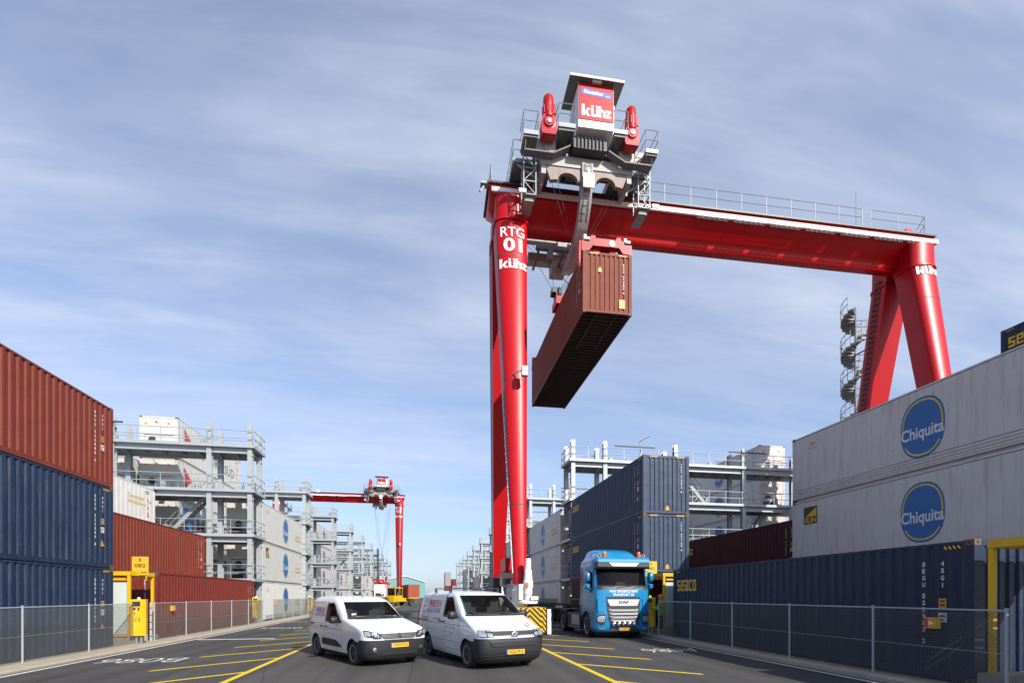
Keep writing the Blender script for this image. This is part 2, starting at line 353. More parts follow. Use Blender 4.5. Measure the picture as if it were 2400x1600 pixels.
# ---------------------------------------------------------------- containers
CW, CL, CH = 2.438, 12.192, 2.896
def corr(len_, z0, z1, pitch, depth, flat=.38, margin=0):
    """points of a corrugated profile along u with inward depth"""
    n = max(1, round(len_/pitch)); p = len_/n; pts = []
    for i in range(n):
        a = i*p; s_ = p*(.5-flat/2)*.45
        pts += [(a, 0), (a+p*flat, 0), (a+p*flat+s_, depth), (a+p-s_, depth)]
    pts.append((len_, 0)); return pts
def m_side(sgn):
    def f():
        b = MB(); pts = corr(CL-.30, 0, 0, .278, .036); x = sgn*(CW/2-.006)
        lo, hi = .155, CH-.075
        vs = [(x-sgn*d, -CL/2+.15+u, z) for z in (lo, hi) for u, d in pts]; n = len(pts)
        fs = [(i, i+1, n+i+1, n+i) for i in range(n-1)]; return b.add(vs, fs)
    return f
def m_end():
    b = MB(); pts = corr(CW-.30, 0, 0, .232, .042, .45); y = -CL/2+.012; lo, hi = .14, CH-.12
    vs = [(-CW/2+.15+u, y+d, z) for z in (lo, hi) for u, d in pts]; n = len(pts)
    return b.add(vs, [(i, i+1, n+i+1, n+i) for i in range(n-1)])
def m_roof():
    b = MB(); n = 40; L_ = CL-.3
    for i in range(n):
        y = -CL/2+.15+i*L_/n; b.box(-CW/2+.05, CW/2-.05, y+.02, y+L_/n-.12, CH-.045, CH-.012)
    b.box(-CW/2+.04, CW/2-.04, -CL/2+.12, CL/2-.12, CH-.06, CH-.035); return b
def m_under():
    b = MB()
    b.box(-CW/2+.05, CW/2-.05, -CL/2+.1, CL/2-.1, .135, .16)
    for i in range(38):
        y = -CL/2+.35+i*.305; b.box(-CW/2+.04, CW/2-.04, y, y+.055, .03, .14)
    for x in (-.5, .5): b.box(x-.05, x+.05, -CL/2+.02, -CL/2+3.4, .012, .13)
    b.box(-.5, .5, -CL/2+.3, -CL/2+3.4, .1, .12)
    return b
def m_frame(cast, inset=0):
    def f():
        b = MB()
        for sx in (-1, 1):
            for sy in (-1, 1):
                x0, x1 = sorted((sx*(CW/2), sx*(CW/2-.15))); y0, y1 = sorted((sy*(CL/2-.003), sy*(CL/2-.16)))
                b.box(x0, x1, y0, y1, .12, CH-.12)
            x0, x1 = sorted((sx*(CW/2-.002), sx*(CW/2-.06)))
            if inset: b.box(*sorted((sx*(CW/2-.12), sx*(CW/2-.2))), -CL/2+.17, CL/2-.17, .02, .16); b.box(x0, x1, -CL/2+.17, CL/2-.17, .115, .165)
            else: b.box(x0, x1, -CL/2+.17, CL/2-.17, .02, .16)
            b.box(x0, x1, -CL/2+.17, CL/2-.17, CH-.078, CH-.018)
        for sy in (-1, 1):
            y0, y1 = sorted((sy*(CL/2-.004), sy*(CL/2-.08)))
            b.box(-CW/2+.17, CW/2-.17, y0, y1, .03, .15); b.box(-CW/2+.17, CW/2-.17, y0, y1, CH-.13, CH-.02)
        if cast:
            b.c = 1
            for sx in (-1, 1):
                for sy in (-1, 1):
                    for z in (0, CH-.118):
                        x0, x1 = sorted((sx*(CW/2+.001), sx*(CW/2-.162))); y0, y1 = sorted((sy*CL/2, sy*(CL/2-.178))); b.box(x0, x1, y0, y1, z, z+.118)
        return b
    return f
def m_cast():
    b = MB(); b.box(-.081, .081, -.089, .089, 0, .118); b.c = 1
    for s in (-1, 1):
        b.prism([(s*.0815, .03), (s*.0815, .09)], 'y', 0, 0) if False else None
        b.box(min(s*.081, s*.083), max(s*.081, s*.083), -.03, .03, .035, .085); b.box(-.03, .03, min(s*.089, s*.091), max(s*.089, s*.091), .035, .085)
    return b
def m_door():
    b = MB(); w_ = (CW-.30)/2
    for i in range(3):
        z = .16+i*.87; b.box(.01, w_-.01, CL/2-.05, CL/2-.012, z, z+.84)
    for x in (.25, .8): b.tube((x, CL/2+.012, .1), (x, CL/2+.012, CH-.12), .017, 6)
    b.box(.2, .9, CL/2-.012, CL/2+.03, 1.15, 1.2); return b
def m_hazard_end():
    b = MB(); z0, z1 = CH-.112, CH-.035
    for s in (-1, 1):
        for k in range(5):
            x = s*(.72)+(-.18 if s > 0 else -.14)+k*.085
            b.c = 0; b.add([(x, -CL/2-.001, z0), (x+.045, -CL/2-.001, z0), (x+.085, -CL/2-.001, z1), (x+.04, -CL/2-.001, z1)], [(0,1,2,3)])
    return b
def m_hazard_side(sgn):
    def f():
        b = MB(); x = sgn*(CW/2+.002); z0, z1 = CH-.17, CH-.095
        for sy in (-1, 1):
            for k in range(4):
                y = sy*(CL/2-.42)-.17+k*.09; b.add([(x, y, z0), (x, y+.045, z0), (x, y+.085, z1), (x, y+.04, z1)], [(0,1,2,3)])
        return b
    return f
def side_fn(sgn, off=.004):
    """lettering plane of a long side, u runs the way one reads it, v up"""
    x = sgn*(CW/2+off); return lambda y0, z0: (lambda u, v: (x, y0+sgn*u, z0+v))
def vstack(b, txt, h, gap, at, bold=.03, w=None):
    z = 0
    for ch in txt:
        if ch != ' ': b.text(ch, h, (lambda u, v, z=z: at(u, z+v)), bold, None if ch in '1I' else w)
        z -= gap if ch != ' ' else gap*.7
def id_marks(parent, sgn, yend, num, code='45G1', tall=1.0, warn=True):
    """stacked owner number and size code near one end of a long side (yend = sign of that end)"""
    F = side_fn(sgn, .003); y = yend*(CL/2)
    b = MB(); vstack(b, num, .10, .145, F(y-yend*1.02, CH-.50), w=.07); b.build('identification_mark', 'wdecal', parent)
    b = MB(); vstack(b, code, .10, .15, F(y-yend*.62, CH-.50), w=.07); b.build('size_code', 'wdecal', parent)
    b = MB(); g = F(y-yend*.62, CH-1.68)
    b.quad2([(-.09, 0), (.09, 0), (.09, .2), (-.09, .2)], g); b.c = 1
    b.quad2([(-.06, .11), (.06, .11), (.06, .15), (-.06, .15)], side_fn(sgn, .005)(y-yend*.62, CH-1.68)); b.quad2([(-.06, .03), (.02, .03), (.02, .07), (-.06, .07)], side_fn(sgn, .005)(y-yend*.62, CH-1.68))
    b.build('maker_mark', ['wdecal', 'dark'], parent)
    b = MB(); g = F(y-yend*.62, CH-1.38)
    b.quad2([(-.08, 0), (.08, 0), (.08, .2), (-.08, .2)], g)
    b.c = 1; g = side_fn(sgn, .005)(y-yend*.62, CH-1.38)
    for v in (.04, .12): b.quad2([(-.05, v), (.05, v), (.05, v+.04), (-.05, v+.04)], g)
    b.build('height_sticker', ['odecal', 'dark'], parent)
    if warn: b = MB(); b.add([F(y-yend*.62, CH-2.15)(u, v) for u, v in ((-.11, 0), (.11, 0), (-.05, .24))], [(0,1,2)]); b.build('warning_sticker', 'odecal', parent)
def end_marks(parent, num, tri=(.0, .25), stick=None, x=.72, top=.45):
    """marks on the corrugated near end"""
    b = MB(); y = -CL/2-.002
    vstack(b, num, .085, .118, lambda u, v: (x+u, y, CH-top+v), w=.06); b.build('identification_mark', 'wdecal', parent)
    b = MB(); tx, tz = tri
    b.add([(tx-.1, y, tz), (tx+.1, y, tz), (tx+.09, y, tz+.13), (tx+.02, y, tz+.24), (tx-.02, y, tz+.24), (tx-.09, y, tz+.13)], [(0,1,2,3,4,5)])
    b.build('warning_sticker', 'odecal', parent)
    if stick: b = MB(); sx, sz = stick; b.add([(sx-.15, y, sz), (sx+.15, y, sz), (sx+.15, y, sz+.42), (sx-.15, y, sz+.42)], [(0,1,2,3)]); b.build('height_sticker', 'odecal', parent)
def seaco(parent, sgn, y, z, h=.42, w=1.5):
    F = side_fn(sgn, .004)(y, z); b = MB(); t = .13*h/.42; cw_ = w/5.3; cx = -w/2
    def S(pts):
        for (x0, v0, x1, v1) in pts: b.quad2([(cx+x0*cw_, v0*h), (cx+x1*cw_, v0*h), (cx+x1*cw_, v1*h), (cx+x0*cw_, v1*h)], F)
    T = .2
    S([(0,.4,.9,.6),(0,.8,.9,1),(0,0,.9,T),(0,.6,.3,.8),(.6,T,.9,.4)]); cx += cw_*1.08       # s
    S([(0,0,.3,1),(.3,0,.9,T),(.3,.8,.9,1),(.3,.42,.9,.58),(.6,.58,.9,.8)]); cx += cw_*1.08  # e
    S([(.6,0,.9,1),(0,.8,.6,1),(0,0,.6,T),(0,.42,.6,.58),(0,T,.3,.42)]); cx += cw_*1.08      # a
    S([(0,0,.3,1),(.3,0,.9,T),(.3,.8,.9,1)]); cx += cw_*1.08                                 # c
    S([(0,0,.3,1),(.6,0,.9,1),(.3,0,.6,T),(.3,.8,.6,1)])                                    # o
    b.build('lettering', 'ydecal', parent)
NEAR = 60
def put(loc_x, loc_y, z, rz, cat, label, name, group):
    return thing(name, label, cat, (loc_x, loc_y, z), rz, group)
def dry(x, y, z, col, label, rz=0, group='corrugated containers in the yard stacks', near=True, haz=True, castings=None):
    t = put(x, y, z, rz, 'container', label, 'shipping_container', group)
    for s in (-1, 1): inst(cached(('side_wall', s, col), m_side(s), [col]), 'side_wall', t)
    inst(cached(('end_wall', col), m_end, [col]), 'end_wall', t)
    inst(cached(('roof', col), m_roof, [col]), 'roof', t)
    inst(cached(('underframe',), m_under, ['under']), 'underframe', t)
    inst(cached(('frame', not near, col), m_frame(not near), [col, 'rust']), 'frame', t)
    d = cached(('door', col), m_door, [col])
    inst(d, 'door', t); o = inst(d, 'door', t); o.scale = (-1, 1, 1)
    if near:
        c = cached(('corner_casting',), m_cast, ['rust', 'black'])
        for sx in (-1, 1):
            for sy in (-1, 1):
                for zz_ in (0, CH-.118): inst(c, 'corner_casting', t, (sx*(CW/2-.080), sy*(CL/2-.088), zz_))
    if haz:
        inst(cached(('hazard_stripe', 0), m_hazard_end, ['ydecal']), 'hazard_stripe', t)
        for s in (-1, 1): inst(cached(('hazard_stripe', s), m_hazard_side(s), ['ydecal']), 'hazard_stripe', t)
    return t
# ---- refrigerated container
def r_side(sgn, ribs):
    def f():
        b = MB(); x = sgn*(CW/2-.004); p = .43; n = int((CL-.34)/p); p = (CL-.34)/n; pts = []
        for i in range(n):
            a = i*p; pts += [(a, 0), (a+p-.045, 0), (a+p-.032, .013), (a+p-.013, .013)]
        pts.append((CL-.34, 0)); lo, hi = (.50 if ribs else .16), CH-.1
        vs = [(x-sgn*d, -CL/2+.17+u, z) for z in (lo, hi) for u, d in pts]; m = len(pts)
        b.add(vs, [(i, i+1, m+i+1, m+i) for i in range(m-1)])
        if ribs:
            pr = [(0, .16), (.03, .2), (.03, .24), (0, .27), (.03, .30), (.03, .34), (0, .37), (.03, .40), (.03, .44), (.0, .50)]
            vs = [(x-sgn*(.03-d), yy, z) for yy in (-CL/2+.17, CL/2-.17) for d, z in pr]; m = len(pr)
            b.add(vs, [(i, i+1, m+i+1, m+i) for i in range(m-1)])
        return b
    return f
def r_roof():
    b = MB(); b.box(-CW/2+.04, CW/2-.04, -CL/2+.12, CL/2-.12, CH-.05, CH-.012)
    b.box(-CW/2+.05, CW/2-.05, -CL/2+.1, CL/2-.1, .12, .17)
    b.box(-CW/2+.17, CW/2-.17, CL/2-.1, CL/2-.02, .15, CH-.12); return b
def r_mach():
    b = MB(); y = -CL/2
    b.box(-1.06, 1.06, y+.02, y+.3, 1.62, CH-.14)             # insulated top panel
    b.box(-1.06, -.92, y+.02, y+.3, .15, 1.6); b.box(.92, 1.06, y+.02, y+.3, .15, 1.6)
    b.box(-.9, .9, y+.05, y+.12, .92, 1.58)
    b.box(-.85, -.1, y+.012, y+.02, 2.1, 2.35); b.box(.15, .6, y+.012, y+.02, 2.15, 2.32)
    b.box(.15, .82, y+.0, y+.1, .70, 1.30)
    b.c = 1; b.box(-.9, .9, y+.35, y+.4, .16, .9); b.box(.28, .52, y-.004, y+.0, 1.0, 1.2); b.box(-.9, -.3, y+.2, y+.34, .2, .55)
    b.box(-.1, .3, y+.2, y+.34, .2, .6)
    b.c = 2; b.box(.38, .85, y+.1, y+.3, .2, .55); b.box(-.85, .85, y+.04, y+.3, .15, .19)
    b.c = 3
    for x0, z0 in ((-.9, 2.3), (.55, 2.35)): b.box(x0, x0+.16, y+.006, y+.02, z0, z0+.14)
    return b
def r_fan():
    b = MB(); b.lathe([(.30, 0), (.30, -.03), (.25, -.03), (.25, .02)], (-.42, -CL/2+.04, 1.24), 'y', 20)
    b.c = 1; b.lathe([(.25, -.012), (.25, .0)], (-.42, -CL/2+.02, 1.24), 'y', 20); return b
def oval(b, F, h, c):
    pts = []
    for i in range(36):
        a = 2*math.pi*i/36; u = math.cos(a); v = math.sin(a); pts.append((math.copysign(abs(u)**.86, u)*h*.375, math.copysign(abs(v)**.86, v)*h*.5))
    b.c = c; b.add([F(u, v) for u, v in pts], [tuple(range(36))])
def ring(b, F, h, a0, a1, r, t, c):
    b.c = c; n = 20; rows = []
    for i in range(n+1):
        a = R(a0+(a1-a0)*i/n); u = math.cos(a); v = math.sin(a)
        u = math.copysign(abs(u)**.86, u); v = math.copysign(abs(v)**.86, v)
        rows.append([F(u*h*.375*r, v*h*.5*r), F(u*h*.375*(r-t), v*h*.5*(r-t))])
    b.grid(rows)
def m_oval(sgn):
    def f():
        b = MB(); G = lambda off: side_fn(sgn, off)(0, 1.50)
        oval(b, G(.004), 2.05, 0); ring(b, G(.007), 2.05, -5, 190, .93, .06, 1); ring(b, G(.007), 2.05, 214, 326, .93, .06, 1)
        b.c = 2; g = G(.009)
        b.text('Chiquita', .54, lambda u, v: g(u, v-.47), .02, 1.49)
        return b
    return f
def m_ca(sgn, hi=0):
    def f():
        b = MB(); g = side_fn(sgn, .004)(0, 0); y = 4.0 if sgn > 0 else 4.0
        b.text('Controlled\nAtmosphere', .64, lambda u, v: g(u+y, v+.95+hi), .015, 1.9); return b
    return f
def m_rmarks(sgn):
    def f():
        b = MB(); g = side_fn(sgn, .004)(0, 0)
        for (u, v, w_, h_) in ((4.9, 2.55, .5, .06), (4.95, 2.45, .35, .05), (5.15, 1.95, .1, .16), (5.45, 1.9, .12, .12), (5.2, .35, .55, .03), (5.3, 1.05, .18, .02)):
            b.quad2([(u, v), (u+w_, v), (u+w_, v+h_), (u, v+h_)], g)
        b.c = 1; b.quad2([(5.12, 1.0), (5.32, 1.0), (5.32, 1.32), (5.12, 1.32)], g); b.add([g(5.1, 1.5), g(5.34, 1.5), g(5.22, 1.78)], [(0,1,2)])
        return b
    return f
def m_sun(sgn, box):
    def f():
        b = MB(); g = side_fn(sgn, .004)(0, 0); u0 = -5.0
        if box:
            b.quad2([(u0-.38, 1.8), (u0+.38, 1.8), (u0+.38, 2.55), (u0-.38, 2.55)], g); b.c = 1; g = side_fn(sgn, .007)(0, 0)
            b.add([g(u0-.3, 2.12), g(u0+.34, 2.12), g(u0+.34, 2.5)], [(0,1,2)]); b.text('SUN', .24, lambda u, v: g(u+u0, v+1.84), .03, .66)
        else:
            b.c = 1; b.text('Sun', .17, lambda u, v: g(u+u0+.1, v+2.33), .02); b.c = 0; b.quad2([(u0-.18, 2.2), (u0+.36, 2.2), (u0+.36, 2.23), (u0-.18, 2.23)], g)
        return b
    return f
def reefer(x, y, z, col, label, rz=0, group='refrigerated containers in the yard stacks', near=True, deco=('oval', 'ca'), sides=(-1, 1), ribs=False):
    t = put(x, y, z, rz, 'container', label, 'refrigerated_container', group)
    for s in (-1, 1): inst(cached(('side_wall', 'r', s, col, ribs), r_side(s, ribs), [col]), 'side_wall', t)
    inst(cached(('roof', 'r', col), r_roof, [col]), 'roof', t)
    inst(cached(('frame', 'r', True, col), m_frame(True, 1), [col, 'rust']), 'frame', t)
    mc = inst(cached(('refrigeration_unit', col), r_mach, [col, 'dark', 'steelw', 'odecal']), 'refrigeration_unit', t)
    if near: inst(cached(('fan',), r_fan, ['cream', 'dark'], 40), 'fan', mc)
    for s in sides:
        if 'oval' in deco: inst(cached(('logo', s), m_oval(s), ['logob', 'logoy', 'wdecal']), 'logo', t)
        if 'cahi' in deco: inst(cached(('lettering', s, 1), m_ca(s, .6), ['logoy']), 'lettering', t)
        if 'ca' in deco: inst(cached(('lettering', s), m_ca(s), ['logoy']), 'lettering', t)
        inst(cached(('small_mark', s), m_rmarks(s), ['steelw', 'odecal']), 'small_mark', t)
        if 'sun' in deco: inst(cached(('sun_mark', s, 0), m_sun(s, False), ['steelw', 'odecal']), 'sun_mark', t)
        if 'sunbox' in deco: inst(cached(('sun_mark', s, 1), m_sun(s, True), ['dark', 'ydecal']), 'sun_mark', t)
    return t
# rows: left faces x = right face - W/2 ; right block uses the left face + W/2
def LX(face): return face-CW/2
def RX(face): return face+CW/2
LY = lambda start: start+CL/2
# left, nearest bay
zl = -.045
t = dry(LX(-11.175), LY(8.25), 0, 'blue', 'blue corrugated container at the foot of the nearest left stack, behind the chain-link fence'); id_marks(t, 1, 1, 'SEGU 530265 1')
t = dry(LX(-11.175), LY(8.25), CH-.01, 'blue', 'scratched dark blue container in the middle of the nearest left stack, under the red one'); id_marks(t, 1, 1, 'SEGU 522380 8')
t = dry(LX(-11.175), LY(8.25), 2*CH-.02, 'red', 'red brown corrugated container on top of the nearest left stack', haz=False); id_marks(t, 1, 1, 'BMOU 442888 4', warn=False)
# left, second bay
t = dry(LX(-11.28), LY(23.7), 0, 'red2', 'dark red container on the ground behind the yellow portal marked B 082', haz=False)
id_marks(t, 1, 1, 'DFSU 622415 6')
end_marks(t, 'DRYU 924816', (-.3, .6), None, .75, .42)
dry(LX(-14.22), LY(23.7), 0, 'red', 'red container hidden under the upper red one in the second row left', haz=False)
t = dry(LX(-14.22), LY(23.7), CH, 'red', 'long red brown container on the left, below the white controlled atmosphere box', haz=False); id_marks(t, 1, 1, 'TCLU 881450 2')
dry(LX(-17.2), LY(23.7), 0, 'red', 'red container at the bottom of the third row left, under the white box', haz=False)
dry(LX(-17.2), LY(23.7), CH, 'red', 'red container in the middle of the third row left, under the white box', haz=False)
reefer(LX(-17.2), LY(23.7), 2*CH, 'reefer2', 'white container with yellow Controlled Atmosphere lettering on the left', deco=('cahi',), sides=(1,))
words = ['lowest', 'second', 'third', 'fourth', 'topmost']
def stack(side, face, y0, n, kind, where, near=True, deco=('oval', 'ca'), z0=0, cols=None, col='reefer', group='refrigerated containers in the yard stacks'):
    X = LX(face) if side < 0 else RX(face); out_ = []
    for k in range(n):
        wd = 'lowest' if k == 0 else ('topmost' if k == n-1 else words[k])
        c = cols[k] if cols else col
        if n == 1: wd = 'single'
        cw_ = {'reefer': 'white', 'reefer2': 'clean white', 'reeferd': 'grey white', 'red': 'red', 'red2': 'dark red', 'blue': 'blue', 'maroon': 'maroon', 'grey': 'grey', 'orange': 'orange red', 'green': 'green', 'brown': 'brown', 'blue2': 'pale blue'}[c]
        if c.startswith('reefer'):
            out_.append(reefer(X, LY(y0), z0+k*CH, c, '%s reefer container, %s %s' % (cw_, wd, where), near=near, deco=deco, sides=(-side,), group=group))
        else:
            out_.append(dry(X, LY(y0), z0+k*CH, c, '%s corrugated container, %s %s' % (cw_, wd, where), near=near, haz=False))
    return out_
st = stack(-1, -11.62, 39.0, 3, 'r', 'of the three beyond the nearest left rack', deco=('oval', 'ca'), cols=['reefer2', 'reefer', 'reefer'])
for k, o in enumerate(st): inst(cached(('sun_mark', 1, k % 2), m_sun(1, k == 1), ['dark', 'ydecal'] if k == 1 else ['steelw', 'odecal']), 'sun_mark', o)
for k, o in enumerate(stack(-1, -17.25, 39.0, 5, 'r', 'of the tall stack seen through the nearest left rack', deco=())):
    b = MB(); g = side_fn(1, .004)(0, 0)
    if k >= 3:
        b.text('HAMBURG', .8, lambda u, v: g(u-.9, v+.9), .0, 5.0); b.build('lettering', 'dark', o); b = MB(); b.text('SÜD', .95, lambda u, v: g(u+3.4, v+.9), .0, 2.1); b.build('lettering', 'dark', o)
        b = MB(); b.add([g(-5.2, .9), g(-3.9, 1.7), g(-5.2, 2.5)], [(0,1,2)]); b.build('logo', 'rdecal', o)
        b = MB(); yy = -CL/2+.010; b.add([(-.25, yy, 2.45), (.0, yy, 2.42), (-.2, yy, 2.62)], [(0,1,2)]); b.build('logo', 'rdecal', o)
    else:
        b.quad2([(-5.4, .7), (-3.6, .7), (-3.6, 2.5), (-5.4, 2.5)], g); b.c = 1; b.text('MAERSK', 1.1, lambda u, v: g(u+.6, v+.9), .03, 7.4); b.build('logo_panel', ['bdecal', 'dark'], o)
stack(-1, -20.2, 39.0, 4, 'r', 'of the stack just left of the tallest white stack', deco=())
stack(-1, -26.2, 39.0, 4, 'r', 'of the stack deep inside the left block', deco=())
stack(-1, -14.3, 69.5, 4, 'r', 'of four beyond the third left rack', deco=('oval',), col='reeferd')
stack(-1, -14.3, 84.6, 2, 'r', 'of two beyond the fourth left rack', near=False, deco=('oval',))
stack(-1, -11.6, 99.8, 2, 'r', 'of two beyond the fifth left rack', near=False, deco=('oval',))
stack(-1, -17.3, 99.8, 3, 'r', 'of three set back beyond the fifth left rack', near=False, deco=())
stack(-1, -11.6, 114.9, 1, 'r', 'box beyond the sixth left rack', near=False, deco=('oval',))
stack(-1, -14.3, 145, 3, 'r', 'of three far down the left side', near=False, deco=(), cols=['reefer', 'blue', 'reefer'])
# right, nearest bay
zr = .14
t = dry(RX(10.69), LY(8.18), zr, 'blue', 'dark blue container in the shade behind the right chain-link fence, lettered seaco')
id_marks(t, -1, -1, 'SEGU 522983 2', warn=False); seaco(t, -1, 4.95, 1.95, .46, 1.55)
dry(RX(16.65), LY(8.3), .35, 'red', 'red container under the two big white oval logo boxes, behind the blue one')
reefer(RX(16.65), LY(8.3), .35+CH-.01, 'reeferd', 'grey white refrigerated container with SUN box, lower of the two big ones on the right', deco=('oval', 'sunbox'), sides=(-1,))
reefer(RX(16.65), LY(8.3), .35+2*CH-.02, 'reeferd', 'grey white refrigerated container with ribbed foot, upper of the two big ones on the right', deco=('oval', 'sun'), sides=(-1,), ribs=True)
for k in range(4): dry(RX(28.35), LY(8.3), .35+k*(CH+.06), 'blue', 'blue container deep in the nearest right bay, %s from the ground' % ['first', 'second', 'third', 'fourth'][k], haz=False)
t = dry(RX(28.35), LY(8.3), .35+4*(CH+.06), 'blue', 'dark blue container showing its corner above the white ones at the right edge'); seaco(t, -1, 4.9, 1.9, .5, 1.7)
# right, second bay
t = dry(RX(10.57), LY(23.15), zr, 'maroon', 'dark red container under the two blue ones, behind the blue truck', haz=False)
b = MB(); b.text('tex', .5, lambda u, v: (.55+u, -CL/2-.003, 1.75+v), .04); b.build('lettering', 'wdecal', t)
t = dry(RX(10.57), LY(23.15), zr+CH, 'blue2', 'lower of the two stacked blue containers behind the blue truck', castings=1)
id_marks(t, -1, -1, 'TGBU 425166 0'); end_marks(t, 'TRLU 577158 N', (.05, .18), None, .80, .48); seaco(t, -1, 5.1, 1.9, .4, 1.4)
t = dry(RX(10.57), LY(23.15), zr+2*CH, 'blue2', 'upper of the two stacked blue containers behind the blue truck', castings=1)
id_marks(t, -1, -1, 'TGBU 425174 3'); end_marks(t, 'TRLU 579872 B', (.05, .18), None, .80, .48); seaco(t, -1, 5.1, 1.9, .4, 1.4)
dry(RX(19.25), LY(23.15), zr, 'maroon', 'maroon container on the ground behind the long dark blue one', haz=False)
t = dry(RX(19.25), LY(23.15), zr+CH, 'maroon', 'maroon container one level up between the blue stack and the big white ones', haz=False)
b = MB(); g = side_fn(-1, .004)(4.9, 0); b.quad2([(-.9, 2.1), (.4, 2.1), (.4, 2.22), (-.5, 2.35)], g); b.quad2([(-.9, 1.8), (.4, 1.8), (.4, 2.0), (-.9, 2.0)], g); b.build('logo', 'ydecal', t)
id_marks(t, -1, -1, 'GESU 612890 5')
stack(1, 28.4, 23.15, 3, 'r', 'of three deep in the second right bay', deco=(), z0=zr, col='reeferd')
# right, beyond the first rack
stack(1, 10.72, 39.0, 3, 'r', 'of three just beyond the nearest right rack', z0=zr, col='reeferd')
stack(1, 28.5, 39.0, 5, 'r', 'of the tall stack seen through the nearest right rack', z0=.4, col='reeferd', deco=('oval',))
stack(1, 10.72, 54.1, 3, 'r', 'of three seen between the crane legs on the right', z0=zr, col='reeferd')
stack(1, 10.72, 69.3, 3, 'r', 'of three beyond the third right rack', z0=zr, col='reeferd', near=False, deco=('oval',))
stack(1, 13.7, 84.5, 2, 'r', 'of two beyond the fourth right rack', z0=zr, near=False, deco=())
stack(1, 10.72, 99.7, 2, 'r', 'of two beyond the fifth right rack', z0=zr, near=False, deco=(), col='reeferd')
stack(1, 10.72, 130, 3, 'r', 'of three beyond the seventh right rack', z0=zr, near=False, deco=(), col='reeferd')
stack(1, 8.5, 215, 4, 'r', 'of the mixed stack at the far end on the right', near=False, deco=(), cols=['grey', 'red', 'grey', 'grey'])
stack(1, 11.5, 215, 3, 'r', 'of the second mixed stack at the far end on the right', near=False, deco=(), cols=['blue', 'grey', 'red'])
# ---------------------------------------------------------------- steel access racks
LEV = [2.85, 5.80, 8.75, 11.70]
XC = [0, 2.5, 8.2, 14.0, 19.8]
def rk_col(h=13.3):
    b = MB()
    b.box(-.15, .15, -.15, -.125, 0, h); b.box(-.15, .15, .125, .15, 0, h); b.box(-.012, .012, -.125, .125, 0, h)
    b.box(-.25, .25, -.25, .25, 0, .03)
    for z in LEV: b.box(-.165, .165, -.165, .165, z-.52, z-.49); b.box(-.165, .165, -.165, .165, z+.06, z+.08)
    return b
def rk_deck():
    b = MB(); x1 = XC[-1]+.2
    for y in (0, 1.8):
        b.box(-.1, x1, y-.02, y+.02, -.36, -.02); b.box(-.1, x1, y-.09, y+.09, -.38, -.355); b.box(-.1, x1, y-.1, y+.09, -.02, .0)
    for i in range(int(x1/1.15)): b.box(i*1.15+.1, i*1.15+.17, .03, 1.77, -.22, -.04)
    b.c = 1; b.box(-.3, x1, -.28, 2.08, .002, .045)
    b.c = 0; b.box(-.33, x1, -.31, -.285, -.03, .16); b.box(-.33, -.305, -.28, 2.08, -.03, .16)
    b.box(-.33, x1, 2.085, 2.11, -.03, .16)
    return b
def rk_rail():
    b = MB(); x1 = XC[-1]
    for y in (-.27, 2.07):
        for z in (.58, 1.08): b.tube((-.3, y, z), (x1, y, z), .024, 5)
        for i in range(int(x1/1.4)+1): b.tube((-.28+i*1.4, y, .04), (-.28+i*1.4, y, 1.08), .02, 4)
    for z in (.58, 1.08): b.tube((-.3, -.27, z), (-.3, 2.07, z), .024, 5)
    b.tube((-.3, .9, .04), (-.3, .9, 1.08), .02, 4)
    return b
def rk_stair(z0, z1, xa, xb):
    def f():
        b = MB()
        for y in (1.0, 1.7):
            b.bar((xa, y, z0), (xb, y, z1), .04, .24)
            for dz in (.55, 1.0): b.tube((xa, y, z0+dz), (xb, y, z1+dz), .02, 5)
            for i in range(4):
                t_ = i/3; x = xa+(xb-xa)*t_; z = z0+(z1-z0)*t_; b.tube((x, y, z), (x, y, z+1.0), .018, 4)
        for i in range(1, 13):
            t_ = i/13; x = xa+(xb-xa)*t_; z = z0+(z1-z0)*t_; b.box(x-.13, x+.13, 1.02, 1.68, z-.02, z+.02)
        return b
    return f
def rk_light():
    b = MB(); b.box(0, 3.2, -.33, -.22, 1.2, 1.28); return b
def rack(side, n, z0, label):
    X0 = -11.5 if side < 0 else 10.85
    t = thing('access_rack', label, 'steel rack', (X0, 36.0+15.15*n, z0), 0, 'steel access racks between the reefer bays')
    near = n < 3
    for x in XC[:(5 if n < 5 else 3)]:
        for y in (0, 1.8): inst(cached(('column', 0), rk_col, ['galv']), 'column', t, (side*x, y, 0))
    for z in LEV:
        o = inst(cached(('deck', 0), rk_deck, ['galv', 'galvd']), 'deck', t, (0, 0, z)); o.scale = (side, 1, 1)
        o = inst(cached(('railing', 0), rk_rail, ['galv']), 'railing', t, (0, 0, z)); o.scale = (side, 1, 1)
    if n < 3:
        rs = random.Random(n+side)
        for z in LEV:
            for x in (.6, 3.4, 6.2, 9.2, 12.2, 15.2, 18.2):
                if rs.random() < .75: inst(cached(('socket_box', 0), rk_sock, ['galvd', 'cable']), 'socket_box', t, (side*(x+rs.uniform(-.3, .3)), 1.95, z))
    if side < 0: sts = [(LEV[1], LEV[2], 5.6, 3.0), (LEV[2], LEV[3], 12.5, 10.0), (LEV[0], LEV[1], 12.5, 10.0)]
    else: sts = [(LEV[3], LEV[2], 9.0, 11.6), (LEV[1], LEV[2], 14.8, 17.0), (LEV[0], LEV[1], 9.0, 11.6)]
    if n < 5:
        for s_ in sts: o = inst(cached(('stair', s_), rk_stair(*s_), ['galvd']), 'stair', t); o.scale = (side, 1, 1)
        for x in ((3.2, 12.6) if side > 0 else (7.5,)): o = inst(cached(('light_strip', 0), rk_light, ['dark']), 'light_strip', t, (side*x if side > 0 else side*(x+3.2)+3.2-3.2, 0, LEV[3])); 
    return t
